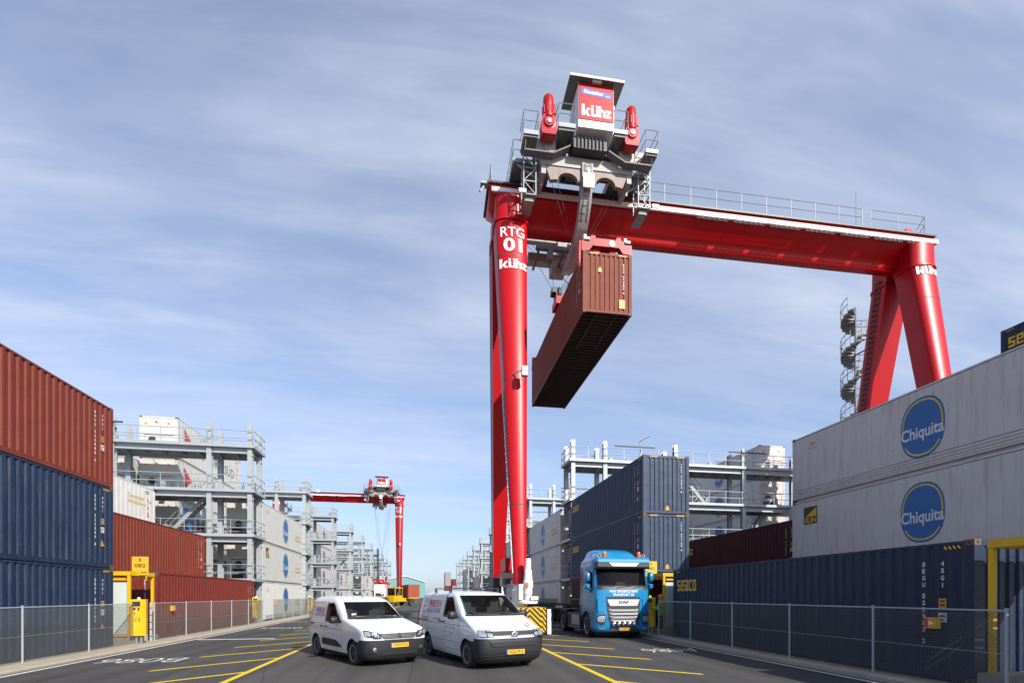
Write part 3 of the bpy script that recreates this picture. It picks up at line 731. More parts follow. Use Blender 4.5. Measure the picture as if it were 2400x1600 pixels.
def rk_sock():
    b = MB(); b.box(-.14, .14, -.08, .08, .5, .98); b.c = 1
    for i in range(12):
        a0, a1 = i*R(30), (i+1)*R(30); b.tube((.0+.2*math.cos(a0), -.1, .5+.22*math.sin(a0)), (.2*math.cos(a1), -.1, .5+.22*math.sin(a1)), .014, 4)
    return b
ordn = ['nearest', 'second', 'third', 'fourth', 'fifth', 'sixth', 'seventh', 'eighth', 'ninth', 'tenth']
for n in range(10):
    rack(-1, n, 0, '%s galvanised steel access rack along the left side of the road' % ordn[n])
    rack(1, n, .16, '%s galvanised steel access rack along the right side of the road' % ordn[n])
# ---------------------------------------------------------------- gantry cranes
def railing(b, pts, h=1.1, r=.022, n=None, closed=False):
    for p, q in zip(pts[:-1], pts[1:]):
        p = Vector(p); q = Vector(q); L_ = (q-p).length; k = max(1, int(L_/1.5))
        for z in (h, h*.52): b.tube(p+Vector((0,0,z)), q+Vector((0,0,z)), r, 5)
        for i in range(k+1):
            c = p+(q-p)*(i/k); b.tube(c, c+Vector((0,0,h)), r, 4)
def block_logo(b, h, fn):
    """the chunky white maker's mark: k, u with two dots, tall n, z"""
    def q(x0, y0, x1, y1): b.quad2([(x0*h, y0*h), (x1*h, y0*h), (x1*h, y1*h), (x0*h, y1*h)], fn)
    def p(pts): b.quad2([(x*h, y*h) for x, y in pts], fn)
    q(-1.45, 0, -1.17, 1.0)
    p([(-1.17, .30), (-.86, .72), (-.56, .72), (-.90, .34)]); p([(-1.17, .30), (-.90, .34), (-.56, 0), (-.92, 0)])
    q(-.52, 0, -.26, .70); q(-.26, 0, -.02, .2); q(-.02, 0, .24, .70); q(-.52, .78, -.28, 1.0); q(-.04, .78, .2, 1.0)
    q(.24, 0, .48, 1.0); q(.48, .50, .72, .72); q(.66, 0, .92, .62)
    q(.92, .50, 1.46, .70); q(.92, 0, 1.46, .2); p([(.92, .2), (1.14, .2), (1.46, .5), (1.2, .5)])
def gantry(origin, rz, mir, tx, head_z, number, label, load=None):
    t = thing('gantry_crane', label, 'gantry crane', origin, rz, 'red rubber tyred gantry cranes')
    m_ = mir; LX1 = 26.4
    Z0, Z1 = 2.45, 22.9
    def lw(z): return .62+(1.80-.62)*(z-Z0)/(Z1-Z0)
    def fl(z): return .45+.6*min(1, (z-Z0)/12)                     # depth of the flat sides
    def bu(z): return .24*lw(z)
    def ly(z, s): k = 4.25 if s < 0 else 4.75; return s*(k+(.78-k)*(z-Z0)/(Z1-Z0))
    def arc_y(x, z, cx, s):
        w_ = lw(z)/2; u = max(-1, min(1, (x-cx)/w_)); return ly(z, s)+s*(fl(z)*.5+bu(z)*math.sqrt(max(0, 1-u*u)))
    for cx in (0, LX1*m_):
        for s in (-1, 1):
            b = MB(); secs = []
            for k in range(13):
                z = Z0+(Z1-Z0)*k/12; w_ = lw(z)/2; sec = [(cx-w_, ly(z, s)-s*fl(z)*.5, z)]
                for i in range(17):
                    a = math.pi*(1-i/16); x = cx+w_*math.cos(a); sec.append((x, ly(z, s)+s*(fl(z)*.5+bu(z)*math.sin(a)), z))
                sec.append((cx+w_, ly(z, s)-s*fl(z)*.5, z))
                if s > 0: sec = sec[::-1]
                secs.append(sec)
            b.loft(secs)
            leg = b.build('leg', 'crane', t, 50)
            b = MB()                                                       # weld seams
            for z in (6.5, 13.2, 20.42):
                w_ = lw(z)/2+.012; pts = []
                for i in range(17):
                    a = math.pi*(1-i/16); pts.append((cx+w_*math.cos(a), ly(z, s)+s*(fl(z)*.5+(bu(z)+.012)*math.sin(a))))
                b.grid([[(x, y, z-.018) for x, y in pts], [(x, y, z+.018) for x, y in pts]])
            b.build('weld_seam', 'dark', leg)
            # collar where the leg meets the girder
            b = MB(); secs = []
            for z, g in ((22.6, .07), (22.74, .07), (22.78, .0), (24.1, -.02)):
                w_ = lw(min(z, Z1))/2+g; pts = []
                for i in range(17):
                    a = math.pi*(1-i/16); pts.append((cx+w_*math.cos(a), ly(min(z, Z1), s)+s*(fl(Z1)*.5+(bu(Z1)+g)*math.sin(a)), z))
                pts = [(cx-w_, ly(min(z, Z1), s)-s*fl(Z1)*.5, z)]+pts+[(cx+w_, ly(min(z, Z1), s)-s*fl(Z1)*.5, z)]
                secs.append(pts if s < 0 else pts[::-1])
            b.loft(secs); b.build('collar', 'crane', leg, 40)
            # marks on the legs that face the photographer
            if s < 0:
                def LF(z0): return lambda u, v: (cx+u, arc_y(cx+u, z0+v, cx, -1)-.03, z0+v)
                b = MB()
                if (cx == 0):
                    b.text('RTG', .60, LF(21.5), .01, 1.32); b.build('lettering', 'white', leg); b = MB(); b.text(number, .82, LF(20.6), .03, 1.04); b.build('number', 'white', leg); b = MB()
                    z = 19.6
                else: z = 22.0
                vs, fs = [], []
                bb = MB(); block_logo(bb, .55, lambda u, v: (u*.93, v))
                # refine along u by splitting into strips so that it follows the curve
                fn = LF(z)
                for f in bb.f:
                    pl = [bb.v[i] for i in f]
                    u0 = min(p[0] for p in pl); u1 = max(p[0] for p in pl); n = max(1, int((u1-u0)/.1))
                    if len(pl) == 4 and abs(pl[0][1]-pl[1][1]) < 1e-6 and abs(pl[2][1]-pl[3][1]) < 1e-6:
                        for i in range(n):
                            a0, a1 = i/n, (i+1)/n
                            L0 = lambda a: pl[0][0]+(pl[1][0]-pl[0][0])*a
                            H0 = lambda a: pl[3][0]+(pl[2][0]-pl[3][0])*a
                            b.add([fn(L0(a0), pl[0][1]), fn(L0(a1), pl[0][1]), fn(H0(a1), pl[2][1]), fn(H0(a0), pl[2][1])], [(0,1,2,3)])
                    else: b.add([fn(*p) for p in pl], [tuple(range(len(pl)))])
                b.build('logo', 'white', leg)
            # flood lamp on its bracket
            if s < 0:
                b = MB(); z = 13.35; y = arc_y(cx, z, cx, -1); xs = cx-lw(z)/2
                b.tube((xs, y+.45, z+.05), (xs+.95, y-.5, z+.15), .03); b.box(xs+.8, xs+1.12, y-.72, y-.5, z-.25, z+.25)
                b.c = 1; b.box(xs+.83, xs+1.09, y-.735, y-.722, z-.22, z-.02); b.box(xs+.83, xs+1.09, y-.735, y-.722, z+.02, z+.22)
                b.build('flood_lamp', ['galvd', 'lampglass'], leg)
            # ladder or cable tray
            if number == '03' or s > 0:
                b = MB(); k = -1; n = 60
                xx = (lambda z: cx+k*(lw(z)/2+.07)) if number != '03' else (lambda z: cx-.05)
                yy = (lambda z: ly(z, s)+.1) if number != '03' else (lambda z: arc_y(cx, z, cx, -1)-.2)
                if number != '03' or (cx == 0 and s < 0):
                    for i in (range(n+1) if number == '03' or cx != 0 else ()):
                        z = 3+i*20.0/n
                        if number == '03': b.box(xx(z)-.22, xx(z)+.22, yy(z)-.03, yy(z)+.03, z, z+.09)
                        else: b.box(xx(z)-.05, xx(z)+.05, yy(z)-.16, yy(z)+.16, z, z+.03)
                    if number == '03':
                        for dx in (-.22, .22): b.bar((xx(3)+dx, yy(3), 3), (xx(23)+dx, yy(23), 23), .06)
                    else:
                        for dy in (-.16, .16): b.bar((xx(3), yy(3)+dy, 3), (xx(23), yy(23)+dy, 23), .03, .05)
                    b.build('ladder', 'dark' if cx or number == '03' else 'galvd', leg)
            if number != '03' and s < 0 and cx == 0:
                b = MB(); f = lambda z: (cx-lw(z)/2-.045, ly(z, s)-.2, z)
                b.bar(f(3), f(12.8), .05, .14)
                for i in range(22): p = f(3+i*.44); b.box(p[0]-.05, p[0]+.03, p[1]-.1, p[1]+.1, p[2], p[2]+.05)
                b.build('cable_tray', 'galv', leg)
            # running gear under the leg
            g = MB(); c_ = ly(Z0, s)
            g.lathe([(.46, .95), (.46, 1.05), (.40, 1.08), (.40, 2.15), (.34, 2.2), (.34, 2.48)], (cx, c_, 0), 'z', 20)
            g.lathe([(.75, .82), (.75, .95), (.6, 1.0)], (cx, c_, 0), 'z', 24)
            bo = g.build('bogie', 'white', t, 40)
            g = MB(); g.box(cx-.55, cx+.55, c_-1.55, c_+1.55, .62, .84); g.box(cx-.25, cx+.25, c_-1.2, c_+1.2, .35, .62); g.build('bogie_frame', 'dark', bo)
            for dy in (-.84, .84):
                for dx in (-.42, .42):
                    g = MB(); g.lathe([(.40, -.2), (.6, -.17), (.66, -.08), (.66, .08), (.6, .17), (.40, .2)], (cx+dx, c_+dy, .665), 'x', 28)
                    g.c = 1; g.lathe([(.38, -.15), (.1, -.12), (.1, .12), (.38, .15)], (cx+dx, c_+dy, .665), 'x', 20); g.build('wheel', ['rubber', 'white'], bo, 40)
            if s < 0:
                # stepped white cable drum column and the striped bumper box
                g = MB(); yy = c_-.72; x0 = cx+.30
                g.lathe([(.12, 1.68), (.17, 1.70), (.17, 1.95), (.21, 1.97), (.21, 2.25), (.25, 2.28), (.245, 2.60), (.21, 2.64), (.21, 2.83), (.185, 2.87), (.18, 3.12), (.145, 3.17), (.14, 3.66), (.11, 3.70)], (x0, yy, 0), 'z', 22); g.lathe([(.5, 1.5), (.52, 1.55), (.52, 1.62), (.3, 1.68)], (x0, yy+.2, 0), 'z', 22); g.box(x0+.1, x0+.45, yy-.3, yy, 1.68, 1.86)
                g.build('slewing_column', 'white', bo, 35)
                g = MB(); g.box(x0-.14, x0-.02, yy-.28, yy-.24, 2.32, 2.52); g.build('warning_lamp', 'amber', bo)
                g = MB(); g.box(x0-.46, x0-.26, yy-.1, yy+.15, 1.7, 2.45); g.build('control_cabinet', 'white', bo)
                g = MB(); bx0, bx1, by0, by1, bz0, bz1 = cx-.9, cx+1.02, c_-1.72, c_-.90, .16, 1.32
                g.prism([(bx0, by0), (bx1-.25, by0), (bx1, by0+.2), (bx1, by1+1.6), (bx0, by1)], 'z', bz0, bz1)
                g.c = 1                                                     # chevrons on the front, diagonals on the side
                def stripes(fn, w0, w1, slope, n, th):
                    for i in range(n):
                        v = -2.2+i*.245
                        pts = []
                        for a, c2 in ((w0, 0), (w1, 0), (w1, th), (w0, th)):
                            pts.append((a, v+slope*a+c2))
                        lo, hi = .0, bz1-bz0
                        # clip polygon in v
                        def clip(poly, lim, keep):
                            o_ = []
                            for j in range(len(poly)):
                                p_, q_ = poly[j], poly[(j+1) % len(poly)]; ip, iq = keep(p_[1]), keep(q_[1])
                                if ip: o_.append(p_)
                                if ip != iq:
                                    s_ = (lim-p_[1])/(q_[1]-p_[1]); o_.append((p_[0]+(q_[0]-p_[0])*s_, lim))
                            return o_
                        pp = clip(pts, lo, lambda q_: q_ >= lo); pp = clip(pp, hi, lambda q_: q_ <= hi) if pp else pp
                        if len(pp) > 2: g.add([fn(a, c2) for a, c2 in pp], [tuple(range(len(pp)))])
                mid = cx+.20
                stripes(lambda a, v: (mid+a, by0-.004, bz0+v), 0, bx1-.25-mid, -1.0, 20, .12)
                stripes(lambda a, v: (mid-a, by0-.004, bz0+v), 0, mid-bx0, -1.0, 20, .12)
                stripes(lambda a, v: (bx1+.004, by0+.2+a, bz0+v), 0, 2.0, -1.0, 22, .12)
                stripes(lambda a, v: (bx1-.25+a*.25/.32+.003, by0+a*.2/.32-.003, bz0+v), 0, .32, -1.0, 20, .12)
                g.build('bumper_box', ['yellow', 'black'], bo)
                g = MB(); g.box(cx+1.10, cx+1.28, c_-1.5, c_-1.3, .06, 1.25); g.build('corner_post', 'white', bo)
        b = MB(); b.bar((cx, -4.0, 3.05), (cx, 4.0, 3.05), .34, .5); b.box(cx-.5, cx-.2, -2.6, -.6, 3.2, 3.9); b.c = 1
        b.box(cx-.62, cx-.3, -3.2, 2.6, 2.5, 2.78); b.box(cx-.9, cx-.4, -.3, 1.7, 2.0, 2.9); b.c = 2; b.box(cx-.66, cx-.62, -2.2, -1.7, 2.4, 2.9); b.box(cx-.66, cx-.62, .8, 1.3, 2.4, 2.9)
        b.build('sill_beam', ['crane', 'dark', 'white'], t)
    # girder
    b = MB(); x0, x1 = sorted((-1.2*m_, (LX1+1.0)*m_))
    h_ = [(-1.25, 24.84), (-1.25, 24.42), (-1.18, 24.22), (-.85, 23.88), (-.52, 23.56), (-.40, 23.42), (-.36, 23.28), (-.32, 23.14), (-.22, 23.05)]
    prof = h_+[(-y, z) for y, z in h_[::-1]]
    def sec(x, k): return [(x, y*(1 if z > 24.2 else 1), 24.84-(24.84-z)*k) for y, z in prof]
    e = 1.2
    b.loft([sec(x0, .32), sec(x0+.05, .45), sec(x0+e*.4, .8), sec(x0+e, 1), sec(x1-e, 1), sec(x1-e*.4, .8), sec(x1-.05, .45), sec(x1, .32)])
    gd = b.build('girder', 'crane', t, 35)
    b = MB()
    for k in range(1, 8):
        xx = x0+(x1-x0)*k/8
        for (y0, z0), (y1, z1) in zip(h_[:-1], h_[1:]): b.bar((xx, y0-.004, z0), (xx, y1-.004, z1), .022, .012, up=(1, 0, 0))
    b.build('weld_seam', 'craned', gd)
    b = MB(); b.box(x0-.12, x1+.12, -1.36, 1.36, 24.843, 24.95); b.build('girder_top_plate', 'dark', gd)
    b = MB()
    for y in (-.8, .8): b.box(x0, x1, y-.06, y+.06, 24.955, 25.06)
    b.build('rail', 'rust', gd)
    b = MB(); b.box(x0+.1, x1+.1, -1.50, -1.37, 24.28, 24.50)
    xa, xb = sorted(((LX1*.42)*m_, (LX1+1.3)*m_)); n = int((xb-xa)/.34)
    for i in range(n):
        if i % 7 != 6: b.box(xa+i*.34, xa+i*.34+.26, -1.62, -1.38, 24.17, 24.26)
    b.build('cable_tray', 'white', gd)
    b = MB(); railing(b, [(x0+.1, 1.28, 24.95), (x1-.7, 1.28, 24.95)]); railing(b, [(x0+.1, 1.28, 24.95), (x0+.1, -1.28, 24.95)]); railing(b, [(x1-.7, -1.28, 24.95), (x1-.1, -.2, 24.95)])
    railing(b, [(x1-4.6, -1.28, 24.95), (x1-.7, -1.28, 24.95)])
    railing(b, [((tx+3.6 if m_ > 0 else x0+.5), -1.28, 24.95), ((x1-5.2) if m_ > 0 else tx-3.4, -1.28, 24.95)])
    b.build('railing', 'galvd', gd)
    b = MB(); b.box(x1-4.3, x1-3.4, -.5, .5, 24.96, 25.35); b.box(x0+9, x0+9.7, .6, 1.0, 24.96, 25.9); b.build('service_box', 'white', gd)
    b = MB()
    for xx in (x0+1.6, x1-1.5): b.prism([(xx-.45, 24.95), (xx+.45, 24.95), (xx+.2, 25.5), (xx-.1, 25.5)], 'y', -.95, -.7)
    b.build('rail_stop', 'craned', gd)
    b = MB(); b.tube((LX1*m_-2.6, .9, 24.95), (LX1*m_-2.6, .9, 29.0), .02, 5); b.build('antenna', 'galvd', gd)
    b = MB(); b.box(x0-.5, x0-.05, -1.3, -.9, 24.8, 24.92); b.bar((x0-.25, -1.1, 24.85), (x0-.55, -1.3, 24.3), .1); b.build('flood_lamp', 'galvd', gd)
    # spiral stair on the far side of the outer leg
    cx = LX1*m_+.75; cy = 4.55; b = MB(); b.tube((cx, cy, .6), (cx, cy, 23.6), .07, 8)
    n = 142
    for i in range(n):
        a = i*2*math.pi/16.5; z = .8+i*22.5/n; c, s_ = math.cos(a), math.sin(a); c2, s2 = math.cos(a+.42), math.sin(a+.42)
        b.add([(cx, cy, z), (cx+c*.95, cy+s_*.95, z), (cx+c2*.95, cy+s2*.95, z), (cx, cy, z-.16), (cx+c*.95, cy+s_*.95, z-.16), (cx+c2*.95, cy+s2*.95, z-.16)], [(0,1,2), (5,4,3), (1,4,5,2), (0,3,4,1), (0,2,5,3)])
        b.tube((cx+c*.95, cy+s_*.95, z), (cx+c*.95, cy+s_*.95, z+1.0), .024, 4)
        if i < n-1:
            an = (i+1)*2*math.pi/16.5; zn = .8+(i+1)*22.5/n
            for h in (.5, 1.0): b.tube((cx+c*.95, cy+s_*.95, z+h), (cx+math.cos(an)*.95, cy+math.sin(an)*.95, zn+h), .028, 4)
    for z in (5, 10, 15, 20): b.bar((cx, cy, z), (cx+.2, ly(z, 1), z), .08)
    b.build('spiral_stair', 'stairg', t)
    # ---- trolley
    T = Vector((tx, 0, 0)); tr = thing('trolley', None, None, (tx, 0, 0)); tr.parent = t
    b = MB()
    b.box(-2.55, 2.55, -3.05, -2.70, 24.75, 25.30)                          # front cross beam
    for s in (-1, 1):                                                       # ends drop to wheel boxes
        b.prism([(s*2.55, 25.3), (s*3.2, 25.9), (s*3.2, 26.05), (s*1.9, 26.05), (s*1.6, 25.3)], 'y', -3.04, -2.72)
        b.box(*sorted((s*1.75, s*2.35)), -3.1, 3.0, 25.42, 25.9)
        b.box(*sorted((s*2.25, s*2.5)), -3.0, -1.6, 24.3, 25.4)
    # apron plate with arches below the beam
    ap = [(-2.3, 24.75), (-2.0, 24.0), (-1.75, 24.05)]
    for cxx in (-1.05, 1.05):
        for i in range(9):
            a = math.pi*(1-i/8); ap.append((cxx+.55*math.cos(a), 24.05+.42*math.sin(a)))
        if cxx < 0: ap += [(-.35, 24.0), (-.3, 23.95), (.3, 23.95), (.35, 24.0)]
    ap += [(1.75, 24.05), (2.0, 24.0), (2.3, 24.75)]
    apm = MB(); apm.prism(ap, 'y', -3.0, -2.76)
    b.box(-2.5, 2.5, 2.5, 2.9, 24.6, 25.3)
    fr = b.build('trolley_frame', 'cgrey', tr); apm.build('apron_plate', 'apron', fr)
    b = MB(); path = [(-2.9, 25.0), (-2.86, 24.2), (-2.6, 23.3), (-2.1, 22.55), (-1.4, 22.05), (-.5, 21.85), (.6, 21.9), (1.6, 22.3), (2.3, 23.2), (2.6, 24.2), (2.7, 25.0)]
    secs = []
    for i, (y, z) in enumerate(path):
        d = Vector((path[min(i+1, len(path)-1)][0]-path[max(i-1, 0)][0], path[min(i+1, len(path)-1)][1]-path[max(i-1, 0)][1])).normalized(); n_ = (-d.y*.27, d.x*.27)
        secs.append([(-.3, y+n_[0], z+n_[1]), (.3, y+n_[0], z+n_[1]), (.3, y-n_[0], z-n_[1]), (-.3, y-n_[0], z-n_[1])])
    b.loft(secs); ms = b.build('hoist_mast', 'cgrey', tr, 25)
    b = MB()
    for i in range(len(path)-6):
        for x in (-.16, .16): b.tube((x, path[i][0]-.34, path[i][1]-.04), (x, path[i+1][0]-.34, path[i+1][1]-.04), .02, 4)
    for k in range(11):
        z = 24.9-k*.22; y = -2.9+max(0, (24.2-z))**1.4*.33-.34; b.tube((-.16, y, z), (.16, y, z), .016, 4)
    b.build('ladder', 'dark', ms)
    b = MB(); b.box(-.28, .32, -3.30, -3.22, 23.6, 24.35); b.box(-.05, .07, -3.34, -3.3, 23.9, 24.6); b.build('cable_connector', 'white', ms)
    # lower carriage seen below the girder
    b = MB(); b.box(-2.3, .9, 2.0, 2.6, 23.0, 23.5); b.box(-.9, 0, 1.5, 2.3, 22.1, 23.0); b.c = 1; b.box(-2.2, 1.0, -.2, .1, 22.3, 22.5); b.box(-1.5, -1.2, -.2, .2, 21.7, 22.3); b.box(.3, .9, -.9, .3, 22.2, 22.6)
    for x in (-2.0, -.5): b.box(x-.06, x+.06, .1, 2.0, 22.35, 22.47)
    b.build('lower_carriage', ['cgrey', 'cdark'], tr)
    # machine house with name plates
    b = MB(); b.box(-.95, .95, -3.95, -2.2, 26.12, 28.40); b.box(.95, 1.25, -3.3, -2.3, 26.6, 28.1)
    hs = b.build('machine_house', 'white', tr); hs.location.x = .2
    b = MB(); b.box(-.93, .93, -3.975, -3.953, 26.52, 28.37); b.build('red_door', 'crane', hs)
    b = MB(); b.add([(-.78, -3.98, 27.82), (.80, -3.98, 27.72), (.80, -3.98, 28.0), (-.78, -3.98, 28.14)][::1], [(0,1,2,3)]); b.build('name_plate', 'signblue', hs)
    b = MB(); b.text('Kloosterboer', .2, lambda u, v: (u-.15, -3.985, 27.84+v-(u)*.04), .01, 1.05, slant=.15)
    b.build('lettering', 'white', hs); b = MB()
    for i in range(3): b.add([(.52+i*.08, -3.985, 27.80), (.58+i*.08, -3.985, 27.80), (.55+i*.08, -3.985, 27.88)], [(0,1,2)])
    b.build('anchor_mark', 'white', hs); b = MB(); block_logo(b, .58, lambda u, v: (u*.93, -3.985, 26.70+v)); b.build('logo', 'white', hs)
    b = MB(); b.box(-1.45, 1.45, -4.2, -2.35, 28.45, 28.53); b.build('roof', 'cdark', hs)
    b = MB(); b.box(-1.46, 1.46, -4.23, -4.2, 28.43, 28.56); b.box(-.25, .25, -4.15, -4.0, 28.36, 28.45); b.build('roof_edge', 'cream', hs)
    # hoist motors
    for s in (-1, 1):
        g = MB(); x = s*2.25; y = -3.55
        g.lathe([(.30, 26.62), (.30, 27.25), (.27, 27.28), (.27, 27.70), (.22, 27.79), (.001, 27.8)], (x, y, 0), 'z', 20)
        for i in range(10):
            a = 2*math.pi*i/10; g.bar((x+.30*math.cos(a), y+.30*math.sin(a), 26.8), (x+.30*math.cos(a), y+.30*math.sin(a), 27.2), .05)
        g.lathe([(.24, -.30), (.27, -.24), (.36, -.22), (.36, .25), (.3, .3)], (x, y, 26.3), 'y', 20)
        g.prism([(x-.34, 25.72), (x+.34, 25.72), (x+.40, 25.85), (x+.40, 26.35), (x+.30, 26.7), (x-.30, 26.7), (x-.40, 26.35), (x-.40, 25.85)], 'y', y-.22, y+.3); g.lathe([(.2, 26.5), (.22, 26.9)], (x, y, 0), 'z', 16)
        g.box(x+.24, x+.38, y-.1, y+.12, 26.9, 27.4)
        mo = g.build('hoist_motor', 'craned', tr, 40)
        g = MB(); g.lathe([(.12, -.34), (.12, -.28)], (x, y, 26.3), 'y', 14); g.build('shaft_cap', 'chrome', mo)
    # platforms, steps and rails
    def plat(x0, x1, y0, y1, z, th=.35):
        g = MB(); g.box(x0, x1, y0, y1, z-.06, z); g.c = 1; g.box(x0+.04, x1-.04, y0+.04, y1-.04, z-th, z-.07)
        g.c = 0; g.bar((x0, y0, z-th), (x1, y1, z-th), .05); g.box(x0, x1, y0-.02, y0, z-.12, z+.1)
        p_ = g.build('platform', ['galvd', 'cdark'], tr)
        g = MB(); railing(g, [(x0, y0, z), (x1, y0, z)], 1.1, .02); railing(g, [(x0, y0, z), (x0, y1, z)], 1.1, .02); railing(g, [(x1, y0, z), (x1, y1, z)], 1.1, .02); g.build('railing', 'galvd', p_)
    plat(-1.75, -.85, -3.8, -2.4, 26.25, .25); plat(1.25, 2.0, -3.8, -2.4, 26.3, .25)
    plat(-3.55, -2.78, -3.65, -2.4, 25.78, .22); plat(3.05, 3.75, -3.65, -2.4, 25.65, .22)
    plat(-3.9, -2.2, -2.3, 2.6, 25.42, .2); plat(2.2, 3.9, -2.3, 2.6, 25.42, .2)
    for s in (-1, 1):                                                      # catwalk stepping down over the front beam
        b = MB(); b.box(*sorted((s*1.9, s*3.5)), -3.5, -3.08, 24.98, 25.05); b.bar((s*1.05, -3.3, 25.5), (s*1.95, -3.3, 25.02), .4, .07)
        for y in (-3.5, -3.08): b.tube((s*3.47, y, 25.0), (s*3.4, y, 26.0), .02, 5)
        b.build('catwalk', 'cdark', tr)
    b = MB(); b.box(-.9, .9, -3.6, -2.3, 25.35, 25.93); b.box(-1.7, -1.0, -2.4, -1.4, 25.5, 26.2); b.box(1.0, 1.7, -2.4, -1.4, 25.5, 26.2)
    for i in range(8): b.tube((-.7+i*.2, -3.65, 25.4), (-.7+i*.2, -3.65, 25.92), .035, 5)
    b.lathe([(.45, -1.0), (.45, 1.0)], (0, -1.0, 26.1), 'x', 18)
    b.build('hoist_machinery', 'dark', tr)
    rr_ = random.Random(5)
    for i in range(22):
        b = MB(); x = rr_.uniform(-2.9, 2.9); y = rr_.uniform(-2.5, 2.2); z = rr_.uniform(25.15, 25.9); w_, d_, h_ = rr_.uniform(.1, .4), rr_.uniform(.1, .5), rr_.uniform(.1, .5); b.box(x, x+w_, y, y+d_, z, z+h_)
        b.build('electrical_box', 'galvd', tr)
    for i in range(14):
        b = MB(); x = rr_.uniform(-2.6, 2.6); z = rr_.uniform(25.3, 26.2); b.path([(x, -2.68, z), (x+rr_.uniform(-.3, .3), -2.75, z-.5), (x+rr_.uniform(-.6, .6), -2.7, z-rr_.uniform(.6, 1.1))], .022, 5)
        b.build('cable', 'black', tr)
    for s in (-1, 1):
        b = MB(); b.bar((s*3.75, -2.2, 25.3), (s*2.4, -2.5, 24.2), .08); b.bar((s*2.4, -2.5, 25.3), (s*2.4, -2.5, 24.0), .1); b.bar((s*3.9, -2.25, 25.35), (s*3.9, 2.5, 25.35), .1, .16)
        for y in (-2.2, -1.4, .2, 1.8): b.bar((s*2.2, y, 25.3), (s*3.9, y, 25.3), .08, .14)
        b.build('bracing', 'galvd', tr)
    # service cages hanging at both sides of the girder
    for s in (-1, 1):
        for yy in (-2.45,):
            g = MB(); x0, x1 = (-3.42, -2.76) if s < 0 else (2.98, 3.64); y0, y1 = yy-.35, yy+.35; zb, zt = 23.25, 25.4
            for x in (x0, x1):
                for y in (y0, y1): g.bar((x, y, zb), (x, y, zt), .055)
            for z in (zb, zb+.7, zb+1.4, zt-.05):
                for y in (y0, y1): g.bar((x0, y, z), (x1, y, z), .045)
                for x in (x0, x1): g.bar((x, y0, z), (x, y1, z), .045)
            for k in range(3):
                za, zc = zb+.7*k, zb+.7*(k+1)
                g.bar((x0, y0, za if k % 2 else zc), (x1, y0, zc if k % 2 else za), .035); g.bar((x0, y1, za), (x1, y1, zc), .035)
                g.bar((x1, y0, za), (x1, y1, zc), .035); g.bar((x0, y0, za), (x0, y1, zc), .035)
            cg = g.build('service_cage', 'galvd', tr)
            g = MB(); g.box(x0, x1, y0, y1, zb-.02, zb+.02); g.box(x0+.05, x1-.1, y0+.1, y1+.5, zb-.28, zb-.24); g.c = 1; g.box(x0+.1, x1-.12, y0+.12, y1, zb-.24, zb-.03)
            g.build('cage_floor', ['galvd', 'cdark'], cg)
            g = MB(); fx = x0-.3 if s < 0 else x1+.05
            g.box(fx, fx+.42, y0-.2, y0-.02, zb+.0, zb+.12); g.c = 1; g.box(fx+.02, fx+.19, y0-.215, y0-.2, zb-.1, zb+.1); g.box(fx+.22, fx+.40, y0-.215, y0-.2, zb-.1, zb+.1)
            g.build('flood_lamp', ['galvd', 'lampglass'], cg)
    # ropes and spreader
    b = MB()
    hz_ = head_z+1.55
    for xa, xb in ((-2.3, .85), (-1.9, .8), (2.3, -.85), (1.9, -.8)):
        b.tube((xa, -3.0, 24.9), (xb, -.25, hz_), .013, 4)
        b.tube((xa, 2.8, 24.5), (xb, .25, hz_), .013, 4)
    for xa in (-1.7, -.9, .9, 1.7): b.tube((xa, 2.4, 23.2), (math.copysign(.9, xa), .25, hz_), .013, 4)
    b.build('hoist_rope', 'dark', tr)
    sp = thing('spreader', None, None, (0, 0, head_z)); 
    b = MB(); b.box(-1.1, 1.1, -.55, .55, .72, 1.15); b.box(-.45, .45, -6.0, 6.0, .42, .72)
    for s in (-1, 1):
        b.box(*sorted((s*.25, s*.55)), -5.9, 5.9, .12, .45)
        pr = [(-1.2, .02), (-1.2, .45), (-.95, .62), (-.8, .62), (-.72, .78), (-.55, .78), (-.47, .62), (.47, .62), (.55, .78), (.72, .78), (.8, .62), (.95, .62), (1.2, .45), (1.2, .02), (.85, .04), (.65, .3), (-.65, .3), (-.85, .04)]
        b.prism(pr, 'y', *sorted((s*5.78, s*6.08)))
        for sx in (-1, 1):
            b.prism([(sx*1.2, .5), (sx*1.30, .5), (sx*1.33, -.35), (sx*1.26, -.75), (sx*1.235, -.4)], 'y', s*5.9-.14, s*5.9+.14)
    spo = b.build('spreader_frame', 'craned', tr, 30); spo.location = (0, 0, head_z)
    b = MB()
    for s in (-1, 1):
        for k in range(4):
            x = s*.78-.2+k*.11; b.add([(x, -6.084, .34), (x+.05, -6.084, .34), (x+.16*1, -6.084, .56), (x+.11, -6.084, .56)], [(0,1,2,3)])
    b.build('hazard_stripe', 'dark', spo)
    b = MB(); b.lathe([(.16, -6.1), (.16, -6.07)], (.3, 0, .46), 'y', 14); b.build('badge', 'cream', spo)
    for s in (-1, 1):
        g = MB(); g.lathe([(.42, -.1), (.46, -.06), (.46, .06), (.42, .1)], (s*.85, 0, 1.45), 'x', 20); g.box(s*.85-.2, s*.85+.2, -.35, .35, 1.1, 1.5); g.box(s*1.12-.15, s*1.12+.15, -.3, .3, 1.5, 1.8)
        g.build('rope_sheave', 'dark', spo, 40)
    for s in (-1, 1):
        g = MB(); g.box(s*1.0-.07, s*1.0+.07, -6.0, -5.86, .6, .85); g.box(s*1.0-.05, s*1.0+.2, -6.15, -6.05, .52, .64); g.build('twist_lock_box', 'cream', spo)
    bpy.data.objects.remove(sp)
    for ch in list(tr.children): ch.parent = t; ch.location.x += tx       # the trolley's pieces are parts of the crane
